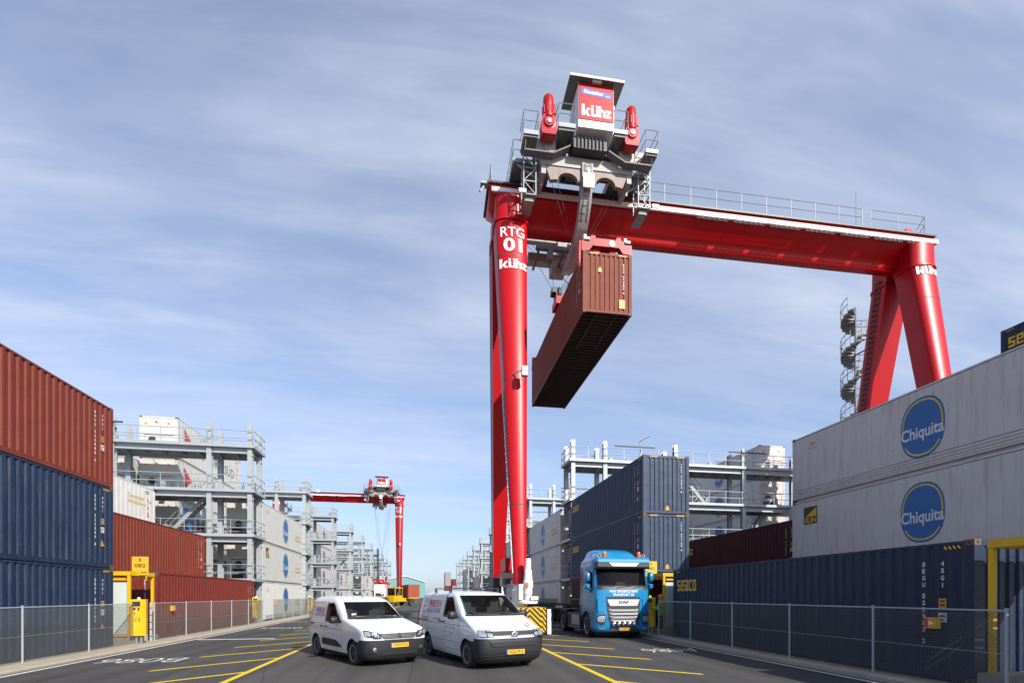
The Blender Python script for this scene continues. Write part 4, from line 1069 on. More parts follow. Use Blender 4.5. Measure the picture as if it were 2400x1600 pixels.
    bpy.data.objects.remove(tr)
    return t
CR0 = (4.78, 28.95, 0); CRZ = R(-1.4)
near_crane = gantry(CR0, CRZ, 1, 3.88, 18.22, '01', 'huge red gantry crane lettered RTG 01, holding a container aloft')
c_ = math.cos(CRZ); s_ = math.sin(CRZ)
hx = CR0[0]+3.88*c_; hy = CR0[1]+3.88*s_
hung = dry(hx, hy, 18.22-CH, 'brown', 'brown container hanging in mid air from the crane spreader', rz=R(-.7), group='corrugated containers in the yard stacks')
end_marks(hung, 'FSCU 974286 G', (-.38, 1.95), (.72, .30), .80, .55); id_marks(hung, -1, -1, 'FSCU 974286 7', warn=False)
far_crane = gantry((-5.9, 119.5, 0), 0, -1, -3.9, 4.3, '03', 'distant red gantry crane over the left block, RTG 03 on its right leg')
hb = reefer(-9.8, 119.5, 4.28-CH, 'reefer2', 'white refrigerated container just under the distant crane spreader', near=False, deco=(), sides=())
# ---------------------------------------------------------------- chain-link fences
FH = 1.5; PITCH = 2.72
def chain(L_=PITCH, h=FH-.08, sp=.066, t=.0048):
    b = MB()
    def wire(p, q):
        b.bar(p, q, t, t, up=(1, 0, 0))
    n = int((L_+h)/sp)
    for i in range(n+1):
        c = i*sp                                                           # y-z lines: y = c - z and y = c - h + z
        za, zb = max(0, c-L_), min(h, c)
        if zb-za > .01: wire((0, c-za, .04+za), (0, c-zb, .04+zb))
        za, zb = max(0, h-c), min(h, h-c+L_)
        if zb-za > .01: wire((.004, c-h+za, .04+za), (.004, c-h+zb, .04+zb))
    return b
def chain_coarse(): return chain(sp=.14, t=.0072)
def f_post():
    b = MB(); b.tube((0, 0, 0), (0, 0, FH+.02), .027, 8); b.tube((0, 0, FH+.02), (0, 0, FH+.05), .033, 8); return b
def f_rail():
    b = MB(); b.tube((0, 0, FH), (0, PITCH, FH), .019, 6); b.tube((0, 0, .72), (0, PITCH, .72), .006, 4); return b
def fence(x, y0, n, z, label, far=False):
    t = thing('chain_link_fence', label, 'fence', (x, y0, z), 0, 'low chain-link fences along the kerbs')
    mp = cached(('mesh_panel', far), chain_coarse if far else chain, ['wire']); po = cached(('post', 0), f_post, ['galv'], 40); ra = cached(('rail', 0), f_rail, ['galv'], 40)
    for i in range(n+1): inst(po, 'post', t, (0, i*PITCH, 0))
    for i in range(n): inst(mp, 'mesh_panel', t, (0, i*PITCH, 0)); inst(ra, 'top_rail', t, (0, i*PITCH, 0))
    return t
fence(-10.72, 2.0, 7, .09, 'grey chain-link fence in front of the nearest left container stack')
fence(-10.72, 22.3, 5, .09, 'grey chain-link fence in front of the dark red ground container')
fence(10.30, 7.35, 5, .14, 'dark grey chain-link fence in front of the long dark blue container')
fence(10.30, 21.9, 0, .14, 'single fence post beside the right worker') if False else None
fence(-10.72, 38.3, 5, .09, 'grey chain-link fence before the white logo containers on the left')
fence(10.30, 24.4, 4, .14, 'chain-link fence beside the blue truck on the right')
fence(10.30, 38.3, 5, .14, 'chain-link fence beyond the blue truck on the right')
for k, y in enumerate((53.5, 68.6, 83.8, 99)):
    nm = ['third', 'fourth', 'fifth', 'sixth'][k]
    fence(-10.72, y, 5, .09, 'far chain-link fence on the left, at the %s container bay' % nm, True); fence(10.30, y, 5, .14, 'far chain-link fence on the right, at the %s container bay' % nm, True)
# ---------------------------------------------------------------- yellow portals, sign boards, terminals
def portal(x, y0, s, z, label):
    """s = +1: stands on the left side and opens towards +x"""
    t = thing('gate_portal', label, 'portal', (x, y0, z), 0, 'yellow portals at the gaps between container bays'); D = 1.75; W_ = 1.9
    def X(a, b_): return sorted((s*a, s*b_))
    for (px, py) in ((-.05, .05), (-.05, D-.05), (-W_, .05), (-W_, D-.05)):
        b = MB(); a0, a1 = X(px-.045, px+.045); b.box(a0, a1, py-.045, py+.045, .32, 2.66); b.build('post', 'yellow', t)
    b = MB(); a0, a1 = X(-W_-.08, .01); b.box(a0, a1, 0, .12, 2.665, 2.82); b.box(a0, a1, D-.12, D, 2.665, 2.82)
    c0, c1 = X(-.10, .012); b.box(c0, c1, .125, D-.125, 2.667, 2.822); c0, c1 = X(-W_-.08, -W_+.08); b.box(c0, c1, .125, D-.125, 2.667, 2.818)
    b.box(*X(-W_+.05, -.16), .03, .09, 2.48, 2.56); b.build('beam', 'yellow', t)
    b = MB(); b.box(*X(-W_+.05, -.15), .17, D-.17, 2.74, 2.78); b.build('roof', 'ysign', t)
    b = MB(); b.box(*X(-W_+.05, -.145), .06, .10, .44, 2.40); b.build('side_panel', 'panel', t)
    b = MB(); b.box(*X(-W_+.05, -.145), .03, .13, .36, .43); b.build('bottom_rail', 'yellow', t)
    b = MB(); b.box(*X(-W_-.2, .3), -.1, .35, 0, .315); b.box(*X(-W_-.2, .1), D-.35, D+.1, 0, .315); b.build('concrete_foot', 'concrete', t)
    return t
def board(x, y, z, rz, l1, l2, l3, label):
    t = thing('sign_board', label, 'sign', (x, y, z), rz, 'yellow bay number signs')
    b = MB(); b.box(-.30, .30, -.015, .015, 0, .72); b.build('plate', 'ysign', t)
    b = MB(); f = lambda z0: (lambda u, v: (u, -.019, z0+v))
    b.text(l1, .13, f(.53), .01); b.text(l2, .14, f(.30), .01, .40); b.text(l3, .075, f(.06), .006, .50); b.build('lettering', 'black', t)
    b = MB(); b.tube((-.2, .03, -.2), (-.2, .03, .1), .02); b.tube((.2, .03, -.2), (.2, .03, .1), .02); b.build('bracket', 'ysign', t)
    return t
def kiosk(x, y, z, rz, label, green=False, far=False):
    t = thing('access_terminal', label, 'terminal', (x, y, z), rz, 'yellow driver terminals by the kerb'); t.scale = (.8, .9, 1)
    b = MB(); b.prism([(-.29, -.16), (.16, -.16), (.29, -.05), (.29, .18), (-.29, .18)], 'z', .36, 1.72); b.build('housing', 'yellow', t)
    b = MB(); b.box(-.22, .10, -.168, -.162, 1.46, 1.64); b.build('screen', 'black', t)
    for (x0, x1, z0, z1) in ((-.18, -.08, 1.32, 1.42), (.0, .07, 1.3, 1.42), (-.14, -.02, .98, 1.0), (.04, .08, .88, 1.04), (-.14, -.04, .90, .92)): b = MB(); b.box(x0, x1, -.170, -.162, z0, z1); b.build('slot', 'dark', t)
    b = MB(); b.lathe([(.03, -.185), (.03, -.16)], (-.12, 0, 1.2), 'y', 10); b.build('button', 'rdecal', t)
    b = MB(); b.lathe([(.07, 1.72), (.07, 1.75), (.05, 1.79), (.01, 1.80)], (0, 0, 0), 'z', 14); b.build('signal_lamp', 'greenlamp' if green else 'white', t, 40)
    b = MB(); b.box(-.12, -.04, -.05, .1, 0, .36); b.box(.06, .14, -.05, .1, 0, .36); b.box(-.2, .22, -.12, .15, 0, .05); b.build('stand', 'steelw', t)
    return t
portal(-11.0, 21.15, 1, .0, 'yellow portal with pale side panel left of the road, under the sign B 082')
portal(10.62, 21.15, -1, .1, 'yellow portal with pale side panel right of the road, behind the blue truck')
portal(10.42, 6.0, -1, .14, 'yellow portal cut by the right edge of the photo')
board(-10.95, 21.75, 2.70, R(-4), 'B', '082', 'B081-B083', 'yellow sign reading B 082 on top of the left portal')
board(10.72, 22.6, 2.82, R(4), 'A', '082', 'A081-A083', 'yellow sign reading A 082 beside the blue truck cab')
kiosk(-10.62, 21.0, .04, R(12), 'yellow driver terminal in the fence gap in front of the left B 082 portal')
kiosk(10.2, 21.6, .10, R(-18), 'yellow driver terminal with green lamp beside the worker', True)
kiosk(10.42, 5.9, .14, R(-50), 'yellow driver terminal cut by the right edge of the photo')
kiosk(-11.0, 35.5, .05, R(20), 'yellow driver terminal in front of the nearest left rack column')
kiosk(10.6, 35.6, .12, R(-20), 'yellow driver terminal with green lamp behind the blue truck', True)
kiosk(-10.9, 50.7, .05, R(20), 'yellow driver terminal at the second left rack')
def gap_posts(x, y, z, label):
    t = thing('gap_post', label, 'post', (x, y, z), 0, 'short conduit posts in the fence gaps'); b = MB(); b.tube((0, 0, 0), (0, 0, 1.55), .05, 8); b.build('pole', 'galv', t)
    b = MB()
    for k in range(5): b.tube((0, 0, .2+k*.28), (0, 0, .23+k*.28), .058, 8)
    b.build('band', 'dark', t)
gap_posts(-10.70, 22.0, .08, 'grey conduit post with dark bands right of the terminal at portal B 082')
gap_posts(10.30, 7.0, .14, 'grey conduit post with dark bands at the right edge of the photo')
# ---------------------------------------------------------------- small orange call boxes on the fences
def callbox(x, y, z, s, label):
    t = thing('call_box', label, 'call box', (x, y, z), 0, 'small orange call boxes on the fences')
    b = MB(); b.box(-.06, .06, -.12, .12, 0, .22); b.build('housing', 'odecal', t)
    b = MB(); b.box(min(s*.061, s*.066), max(s*.061, s*.066), .05, .11, .02, .20); b.box(-.05, .05, -.124, -.121, .02, .2) if False else None; b.build('red_plate', 'rdecal', t)
    b = MB(); b.add([(s*.0665, -.07, .06), (s*.0665, -.07, .16), (s*.0665, .02, .11)] if s > 0 else [(s*.0665, .02, .06), (s*.0665, .02, .16), (s*.0665, -.08, .11)], [(0,1,2)]); b.build('arrow', 'white', t)
    return t
callbox(-10.62, 23.6, 1.25, 1, 'orange call box on the left fence, beside the yellow terminal')
callbox(10.2, 8.6, 1.25, -1, 'orange call box with white arrow on the right fence')
callbox(-10.62, 38.6, 1.25, 1, 'orange call box on the fence before the white logo containers')
# ---------------------------------------------------------------- far background
def warehouse():
    t = thing('warehouse', 'teal metal warehouse with pale roof edge at the end of the road', 'building', (-16, 330, 0), R(0))
    b = MB(); P = [(-16, 0), (16, 0), (16, 10.0), (4, 13.6), (-16, 10.6)]; b.prism(P, 'y', 0, 60)
    wl = b.build('wall', 'teal', t)
    b = MB()
    for x0, z0, x1, z1 in ((-16, 10.6, 4, 13.6), (4, 13.6, 16, 10.0)): b.bar((x0, -.3, z0+.3), (x1, -.3, z1+.3), .6, .5)
    b.prism([(-16, 10.7), (4, 13.7), (16, 10.1), (16, 10.5), (4, 14.1), (-16, 11.1)], 'y', 0, 60); b.build('roof', 'roofw', t)
    for x in (-12, -8, -4, 0, 4, 8, 12):
        b = MB(); b.box(x-.6, x+.6, -.06, -.003, 4.2, 5.2); b.build('window', 'roofw', t)
    b = MB(); b.box(5, 9, -.08, -.003, 0, 4.0); b.build('door', 'galvd', t)
warehouse()
def mast(x, y, h, label):
    t = thing('light_mast', label, 'light mast', (x, y, 0), 0, 'tall light masts in the yard')
    b = MB(); b.tube((0, 0, 0), (0, 0, h), .42, 12, .3); b.build('pole', 'white', t, 40)
    b = MB(); b.tube((0, 0, h), (0, 0, h+.3), 1.2, 12, 1.4); b.build('lamp_ring', 'galvd', t, 40)
mast(-32, 170, 19, 'pale light mast with ring head, behind the distant crane leg')
def street_lamp(x, y, z0, h, label, rz=0):
    t = thing('street_lamp', label, 'lamp', (x, y, z0), rz, 'thin lamps standing on the racks')
    b = MB(); b.tube((0, 0, 0), (0, 0, h), .045, 6); b.build('pole', 'galv', t)
    b = MB(); b.bar((-.05, 0, h), (.75, 0, h+.45), .16, .05); b.build('lamp_head', 'dark', t)
street_lamp(16.2, 36.0, 11.9, 1.7, 'thin lamp on the top deck of the nearest right rack')
street_lamp(15.5, 52.9, 11.9, 2.6, 'thin lamp on the second right rack')
# ---------------------------------------------------------------- vehicles
def lerp(tab):
    def f(z):
        if z <= tab[0][0]: return tab[0][1]
        for (a, u), (b_, v) in zip(tab[:-1], tab[1:]):
            if z <= b_: return u+(v-u)*(z-a)/(b_-a) if b_ > a else v
        return tab[-1][1]
    return f
class Shell:
    """body skin of a vehicle: horizontal slices, nose towards +y, front axle at y = 0"""
    def __init__(s, front, rear, width, D, p=3.0, rr=.12):
        s.yf, s.yr, s.w, s.D, s.p, s.rr = lerp(front), lerp(rear), lerp(width), lerp(D), p, rr
    def fy(s, x, z):
        w_ = s.w(z); d = s.D(z); u = min(1, abs(x)/w_); return s.yf(z)-d+d*(1-u**s.p)**(1/s.p)
    def sx(s, y, z):
        d = s.D(z); ys = s.yf(z)-d; w_ = s.w(z)
        if y <= ys: return w_
        u = min(1, (y-ys)/d); return w_*(1-u**s.p)**(1/s.p)
    def ring(s, z):
        w_, yr, yf, d, rr = s.w(z), s.yr(z), s.yf(z), s.D(z), min(s.rr, s.w(z)*.3); ys = yf-d
        h = [(w_-rr, yr), (w_-rr*.5, yr+rr*.13), (w_-rr*.13, yr+rr*.5), (w_, yr+rr)]
        for i in range(1, 9): h.append((w_, yr+rr+(ys-yr-rr)*i/8))
        for i in range(1, 15):
            a = R(90)*i/15; a = a if i < 12 else a
            h.append((w_*math.cos(a)**(2/s.p), ys+d*math.sin(a)**(2/s.p)))
        left = [(-x, y) for x, y in h][::-1]
        return [(x, y, z) for x, y in h]+[(0, yf, z)]+[(x, y, z) for x, y in left]
    def mesh(s, zs): b = MB(); b.loft([s.ring(z) for z in zs]); return b
    def side(s, b, cols, sgn=1, off=.006, n=6):
        rows = []
        for y, z0, z1 in cols: rows.append([(sgn*(s.sx(y, z0+(z1-z0)*i/n)+off), y, z0+(z1-z0)*i/n) for i in range(n+1)])
        b.grid(rows); return b
    def front(s, b, rows, off=.008, n=10):
        out_ = []
        for z, x0, x1 in rows:
            r_ = []
            for i in range(n+1):
                x = x0+(x1-x0)*i/n; r_.append((x*(1+off/s.w(z)), s.fy(x, z)+off, z))
            out_.append(r_)
        b.grid(out_); return b
    def sline(s, b, pts, w_=.012, sgn=1, off=.003):
        for (y0, z0), (y1, z1) in zip(pts[:-1], pts[1:]):
            n = max(1, int(math.hypot(y1-y0, z1-z0)/.12)); L_ = math.hypot(y1-y0, z1-z0); ny, nz = -(z1-z0)/L_*w_/2, (y1-y0)/L_*w_/2
            g = []
            for i in range(n+1):
                y = y0+(y1-y0)*i/n; z = z0+(z1-z0)*i/n
                g.append([(sgn*(s.sx(y+k*ny, z+k*nz)+off), y+k*ny, z+k*nz) for k in (-1, 1)])
            b.grid(g)
    def fline(s, b, pts, w_=.012, off=.004):
        for (x0, z0), (x1, z1) in zip(pts[:-1], pts[1:]):
            n = max(1, int(math.hypot(x1-x0, z1-z0)/.08)); L_ = math.hypot(x1-x0, z1-z0); nx, nz = -(z1-z0)/L_*w_/2, (x1-x0)/L_*w_/2
            b.grid([[((x0+(x1-x0)*i/n)+k*nx, s.fy((x0+(x1-x0)*i/n)+k*nx, z0+(z1-z0)*i/n+k*nz)+off, z0+(z1-z0)*i/n+k*nz) for k in (-1, 1)] for i in range(n+1)])
    def stext(s, b, t, h, y0, z0, sgn=1, bold=.01, width=None, align=0, slant=0, off=.006):
        b.text(t, h, lambda u, v: (sgn*(s.sx(y0+sgn*u, z0+v)+off), y0+sgn*u, z0+v), bold, width, align, slant)
    def ftext(s, b, t, h, x0, z0, bold=.01, width=None, off=.008, slant=0, dz=1.0):
        b.text(t, h, lambda u, v: (x0-u, s.fy(x0-u, z0+v*dz)+off, z0+v*dz), bold, width, .5, slant)
def booled(o, cutters):
    for c in cutters:
        c.parent = o.parent; m = o.modifiers.new('cut', 'BOOLEAN'); m.operation = 'DIFFERENCE'; m.solver = 'EXACT'; m.object = c
        try: m.material_mode = 'TRANSFER'
        except Exception: pass
    dg = bpy.context.evaluated_depsgraph_get(); me = bpy.data.meshes.new_from_object(o.evaluated_get(dg)); o.modifiers.clear(); o.data = me
    me.polygons.foreach_set('use_smooth', [True]*len(me.polygons)); me.set_sharp_from_angle(angle=R(32))
    for c in cutters: bpy.data.objects.remove(c)
def split_off(o, name, m, test, smooth=32):
    """the faces of o that pass the test become a part of their own"""
    me = o.data; keep = []; gone = []
    for p_ in me.polygons: (gone if test(p_.center, p_.material_index) else keep).append((list(p_.vertices), p_.material_index))
    vs = [v.co.copy() for v in me.vertices]; mats = [mm for mm in me.materials]
    def mk(fs, nm, ms):
        used = sorted({i for f, _ in fs for i in f}); ix = {v: i for i, v in enumerate(used)}
        n = bpy.data.meshes.new(nm); n.from_pydata([vs[i] for i in used], [], [[ix[i] for i in f] for f, _ in fs])
        for mm in ms: n.materials.append(mm)
        if len(ms) > 1: n.polygons.foreach_set('material_index', [k for _, k in fs])
        n.polygons.foreach_set('use_smooth', [True]*len(n.polygons)); n.set_sharp_from_angle(angle=R(smooth)); return n
    nb = mk(gone, name, [MT[m]]); o.data = mk(keep, o.name, mats)
    c = bpy.data.objects.new(name, nb); COL.objects.link(c); c.parent = o.parent; return c
def car_wheel(t, x, y, r, w_, rim='rim', holes=0, hub='black', truck=False):
    s = 1 if x > 0 else -1
    b = MB(); h = w_/2; ri = r*.66
    b.lathe([(ri, -h*.8), (r*.93, -h), (r*.985, -h*.8), (r, -h*.5), (r, h*.5), (r*.985, h*.8), (r*.93, h), (ri, h*.8)], (x, y, r), 'x', 40)
    for g_ in (-.5, -.17, .17, .5): b.lathe([(r*1.002, h*g_-.004), (r*1.002, h*g_+.004)], (x, y, r), 'x', 40) if False else None
    ty = b.build('wheel', 'rubber', t, 40)
    b = MB(); o = s*h*.86
    def L(pr): return [(a, x+s*0+o*c-0) for a, c in pr]
    b.lathe([(.001, -o*.8), (ri*1.01, -o*.8), (ri*1.01, o*1.03), (ri*.93, o*1.0), (ri*.86, o*.35), (ri*.78, o*.15), (ri*.62, o*.50), (ri*.36, o*.62), (ri*.30, o*.92), (.001, o*.95)], (x, y, r), 'x', 36)
    b.c = 1; nh = holes or 8
    for i in range(nh):
        a = 2*math.pi*i/nh; cy_, cz_ = y+math.cos(a)*ri*.70, r+math.sin(a)*ri*.70
        b.tube((x+o*.15, cy_, cz_), (x+o*.42, cy_, cz_), ri*(.085 if holes else .12), 8)
    
    b.lathe([(ri*.16, o*.94), (ri*.14, o*.99), (.001, o*1.0)], (x, y, r), 'x', 14)
    b.build('rim', [rim, hub], ty, 40)
    return ty
def plate(t, x, y, z, txt, w_=.52):
    b = MB(); b.box(x-w_/2, x+w_/2, y-.012, y, z, z+.115); b.c = 1; b.box(x+w_/2-.045, x+w_/2, y-.002, y+.002, z+.002, z+.113); b.c = 2
    b.text(txt, .075, lambda u, v: (x-.02-u, y+.0035, z+.02+v), .01, w_*.78); return b.build('number_plate', ['ydecal', 'signblue', 'black'], t)
def mirror(t, s, x, y, z, w_, h, m='black'):
    b = MB(); secs = []
    for k, f in ((-.075, .75), (-.02, 1.0), (.05, .95), (.09, .62)):
        sec = []
        for i in range(16):
            a = 2*math.pi*i/16; sec.append((x+s*(w_/2+.03)+w_/2*f*math.copysign(abs(math.cos(a))**.6, math.cos(a)), y+k, z+h/2*f*math.copysign(abs(math.sin(a))**.6, math.sin(a))))
        secs.append(sec)
    b.loft(secs); b.bar((x-s*.05, y, z-h*.3), (x+s*.1, y, z-h*.3), .06, .05); return b.build('mirror', m, t, 50)
def interior(t, S, z0, zb, wx, yb):
    b = MB(); b.box(-wx, wx, yb, S.yf(zb)-.35, z0-.1, z0); b.box(-wx, wx, S.yf(zb)-.75, S.yf(zb)-.28, z0, zb-.03)
    for s in (-1, 1):
        b.box(*sorted((s*.18, s*.68)), yb+.55, yb+.72, z0, zb+.22); b.box(*sorted((s*.30, s*.56)), yb+.58, yb+.68, zb+.22, zb+.42); b.box(*sorted((s*.18, s*.68)), yb+.5, yb+1.05, z0, z0+.25)
    b.box(-wx, wx, yb, yb+.04, z0, zb+.55); b.build('cabin_interior', 'seat', t)
    b = MB(); b.box(-.62, .62, S.yf(zb)-.52, S.yf(zb)-.30, zb+.062, zb+.10); b.build('dashboard', 'seat', t)
    b = MB(); b.lathe([(.17, -.015), (.19, 0), (.17, .015)], (.0, 0, 0), 'y', 20); o = b.build('steering_wheel', 'black', t, 40); o.location = (-.42, S.yf(zb)-.95, zb-.05)
    b = MB(); pts = [(-.2, 0), (.12, -.04), (.3, .02), (.2, .1), (-.1, .09)]; b.prism([(x+.45, y+S.yf(zb)-.5) for x, y in pts], 'z', zb+.0, zb+.035); b.prism([(-x*.8-.05, y+S.yf(zb)-.45) for x, y in pts], 'z', zb+.0, zb+.02); b.build('papers', 'white', t)

def van_common(t, S, zs, wb, wr, cav, win, zbump):
    b = S.mesh(zs); o = b.build('body', 'vanwhite', t, 32)
    cut = []
    for y in (0, -wb):
        for s in (-1, 1):
            c = MB(); c.lathe([(wr*1.17, -.22), (wr*1.17, .22)], (s*(S.w(.6)-.10), y, wr*1.02), 'x', 36); cut.append(c.build('c', 'black', None))
    c = MB(); c.prism(cav[::-1], 'y', -2.0, .6); cut.append(c.build('c', 'cab'))
    c = MB(); c.prism(win, 'x', -1.5, 1.5); cut.append(c.build('c', 'cab'))
    booled(o, cut); split_off(o, 'bumper', 'bump', lambda c, k: k == 0 and c.y > .30 and c.z < zbump); split_off(o, 'sill', 'black', lambda c, k: k == 0 and c.z < .26); return o
def lett(t, S, mat, *a, **k):
    b = MB(); S.stext(b, *a, **k); b.build('lettering', mat, t)
def small_van():
    t = thing('van', 'small white panel van with black bumper, left of the larger van with roof bars', 'van', (-1.15, 14.71, .004), R(-149.8), 'white vans of the electricians')
    t.scale = (1.03,)*3
    S = Shell([(.17, .72), (.22, .80), (.32, .86), (.5, .885), (.7, .89), (.86, .875), (.945, .84), (.985, .77), (1.015, .66), (1.05, .50), (1.10, .26), (1.15, .0), (1.20, -.28), (1.22, -.38), (1.45, -.76), (1.66, -1.10), (1.74, -1.27), (1.79, -1.50), (1.825, -1.85), (1.845, -2.3)],
              [(.2, -3.42), (.4, -3.50), (1.1, -3.50), (1.75, -3.38), (1.84, -3.15)],
              [(.17, .80), (.25, .88), (.45, .915), (.9, .925), (1.05, .915), (1.2, .89), (1.55, .83), (1.68, .79), (1.76, .74), (1.80, .67), (1.83, .54), (1.845, .35)],
              [(.2, .42), (.9, .46), (1.02, .62), (1.12, .72), (1.22, .58), (1.7, .42), (1.84, .5)], 3.4, .14)
    zs = [.17, .22, .28, .35, .45, .55, .65, .70, .75, .85, .89, .93, .96, .99, 1.02, 1.05, 1.08, 1.11, 1.14, 1.17, 1.20, 1.22, 1.28, 1.36, 1.45, 1.54, 1.62, 1.68, 1.72, 1.76, 1.79, 1.81, 1.83, 1.845]
    van_common(t, S, zs, 2.785, .325, [(-.775, 1.25), (.775, 1.25), (.665, 1.66), (-.665, 1.66)], [(-1.92, 1.135), (-.99, 1.135), (-1.36, 1.50), (-1.48, 1.60), (-1.62, 1.635), (-1.92, 1.62)], .70)
    for s in (-1, 1):
        for y in (0, -2.785): car_wheel(t, s*.80, y, .325, .21, 'rim', 0)
    # glass
    b = MB(); S.front(b, [(1.235+(1.67-1.235)*i/8, -(.80-.13*i/8), .80-.13*i/8) for i in range(9)], .006, 16); b.build('windscreen', 'glass', t, 60)
    b = MB(); S.front(b, [(1.20, -.80, .80), (1.222, -.81, .81), (1.24, -.81, .81)], .009, 16); b.build('cowl', 'black', t, 60)
    for s in (-1, 1):
        b = MB(); S.side(b, [(-1.93, 1.13, 1.62), (-1.6, 1.12, 1.645), (-1.45, 1.115, 1.60), (-1.28, 1.11, 1.48), (-1.1, 1.11, 1.34), (-.93, 1.115, 1.20)], s, .005); b.build('side_window', 'glass', t, 60)
        b = MB(); S.side(b, [(-1.99, 1.10, 1.65), (-1.93, 1.09, 1.66)], s, .004); S.side(b, [(-1.93, 1.09, 1.125), (-.88, 1.085, 1.12)], s, .004); S.side(b, [(-1.05, 1.11, 1.33), (-.86, 1.10, 1.17), (-.72, 1.10, 1.12)], s, .007); b.build('window_trim', 'black', t)
        mirror(t, s, s*.90, -.98, 1.17, .24, .20)
        b = MB()
        S.sline(b, [(-.66, .48), (-.72, .9), (-.74, 1.1)], .012, s); S.sline(b, [(-2.02, .42), (-2.03, 1.66)], .012, s); S.sline(b, [(-2.02, .40), (-.66, .42)], .01, s)
        S.sline(b, [(-3.36, .75), (-3.38, 1.5), (-3.25, 1.62), (-2.2, 1.66)], .010, s); b.build('door_gap', 'trim', t)
        b = MB(); S.side(b, [(-3.28, .985, 1.015), (-2.85, .99, 1.02)], s, .006); S.side(b, [(-2.25, .48, .50), (-2.2, .42, .62), (-1.1, .42, .60), (-.75, .43, .47)], s, .012); b.build('side_moulding', 'black', t)
        b = MB()
        for yy in (-1.86, -2.22): b.box(*sorted((s*.925, s*.955)), yy-.09, yy+.09, .93, .965)
        b.build('door_handle', 'black', t)
        b = MB(); S.side(b, [(-3.46, .95, 1.30), (-3.40, .9, 1.36)], s, .008); b.build('tail_lamp', 'rdecal', t)
    # front
    b = MB(); S.front(b, [(.73, -.42, .42), (.80, -.50, .50), (.88, -.54, .54)], .016, 16); b.build('grille', 'black', t)
    b = MB()
    for z in (.755, .79, .825, .86): S.front(b, [(z, -.48, .48), (z+.012, -.48, .48)], .024, 14)
    S.front(b, [(.70, -.40, .40), (.715, -.42, .42)], .02, 14); b.build('grille_bar', 'steelw', t)
    b = MB(); S.front(b, [(.30, -.50, .50), (.42, -.46, .46)], .02, 14); b.build('lower_grille', 'black', t)
    b = MB()
    for z in (.32, .35, .38): S.front(b, [(z, -.48, .48), (z+.01, -.48, .48)], .026, 12)
    b.build('lower_grille_bar', 'trim', t)
    b = MB(); b.add([(u, S.fy(0, .81)+.03, .81+v) for u, v in ((-.05, -.06), (.03, -.065), (.02, -.01), (.06, .0), (.055, .05), (.0, .075), (-.03, .05), (-.055, .02), (-.03, 0), (-.06, -.03))], [tuple(range(10))]); b.build('badge', 'chrome', t)
    for s in (-1, 1):
        b = MB(); S.front(b, [(.74, s*.50, s*.60), (.78, s*.50, s*.82), (.84, s*.52, s*.87), (.91, s*.56, s*.88), (.955, s*.78, s*.87)], .010, 10); hl = b.build('headlight', 'black', t, 60)
        b = MB(); S.front(b, [(.79, s*.60, s*.70), (.86, s*.60, s*.72), (.90, s*.62, s*.72)], .016, 5); S.front(b, [(.81, s*.75, s*.86), (.87, s*.75, s*.87), (.93, s*.77, s*.87)], .016, 5); S.front(b, [(.765, s*.55, s*.58), (.84, s*.56, s*.585)], .016, 2); b.build('reflector', 'lens', hl, 60)
        b = MB(); S.front(b, [(.735, s*.46, s*.62), (.75, s*.46, s*.80)], .018, 8); S.front(b, [(.755, s*.64, s*.69), (.84, s*.66, s*.70)], .020, 3); b.build('headlight_trim', 'black', hl)
        b = MB(); S.front(b, [(.36, s*.58, s*.78), (.52, s*.58, s*.78)], .02, 6); b.build('fog_recess', 'black', t)
        b = MB(); y = S.fy(.66, .44); b.lathe([(.055, -.01), (.06, .03), (.03, .035)], (s*.66, y+.01, .46), 'y', 14); b.build('fog_lamp', 'chrome', t, 50)
    plate(t, 0, S.yf(.55)+.035, .50, 'VDH-75-J')
    b = MB()
    for s in (-1, 1):
        p = [(s*.02+x, S.fy(x, z)+.02, z) for x, z in ((.62, 1.245), (.3, 1.26), (.0, 1.262))] if s > 0 else [(x, S.fy(x, z)+.02, z) for x, z in ((-.1, 1.245), (-.4, 1.262), (-.7, 1.27))]
        b.path(p, .011, 5)
    b.build('wiper', 'black', t)
    b = MB(); b.tube((0, -1.42, 1.78), (0, -1.62, 1.98), .008, 5); b.build('antenna', 'black', t)
    # lettering
    for s in (-1, 1):
        f = -3.15 if s > 0 else -2.2; g = -1.75 if s > 0 else -.9
        lett(t, S, 'rdecal', 'PAREE B.V.', .145, f+.27*s, 1.36, s, .012, .78, slant=.12)
        for k, (u, v) in enumerate(((-.08, 1.5), (.0, 1.54), (.08, 1.5), (-.1, 1.4), (.1, 1.4), (-.06, 1.3), (.05, 1.28))): lett(t, S, 'rdecal', 'o', .05, f+s*(.08+u*.8), v-.02, s)
        lett(t, S, 'bdecal', 'ELEKTRO-TELECOM', .085, f+.27*s, 1.235, s, .006, .78)
        b = MB(); S.sline(b, [(f+.27*s, 1.34), (f+1.05*s, 1.34)], .012, s, .006); b.build('decal_line', 'bdecal', t)
        lett(t, S, 'bdecal', 'INFRASTRUCTUUR', .035, g, .88, s, .0, .7)
        lett(t, S, 'trim', 'www.paree.nl', .035, -2.25 if s > 0 else -1.8, .33, s, .0, .45); lett(t, S, 'trim', "'s-Heerenhoek", .035, -1.2 if s > 0 else -.8, .33, s, 0, .4)
        for k, (u, z) in enumerate(((.0, .76), (.32, .74), (.02, .62))): lett(t, S, 'rdecal', 'Siemens', .035, g+s*u, z, s)
    b = MB()
    for i in range(12):
        a = 2*math.pi*i/12
        for r_, k in ((.20, .014), (.12, .018)):
            x = .0+r_*math.cos(a)*1.1; z = 1.095+r_*math.sin(a)*.24
            b.add([(x+k*c2, S.fy(x+k*c2, z+k*.18*s2)+.006, z+k*.18*s2) for c2, s2 in ((-1, 0), (0, -1), (1, 0), (0, 1))], [(0,1,2,3)])
    b.build('emblem', 'rdecal', t)
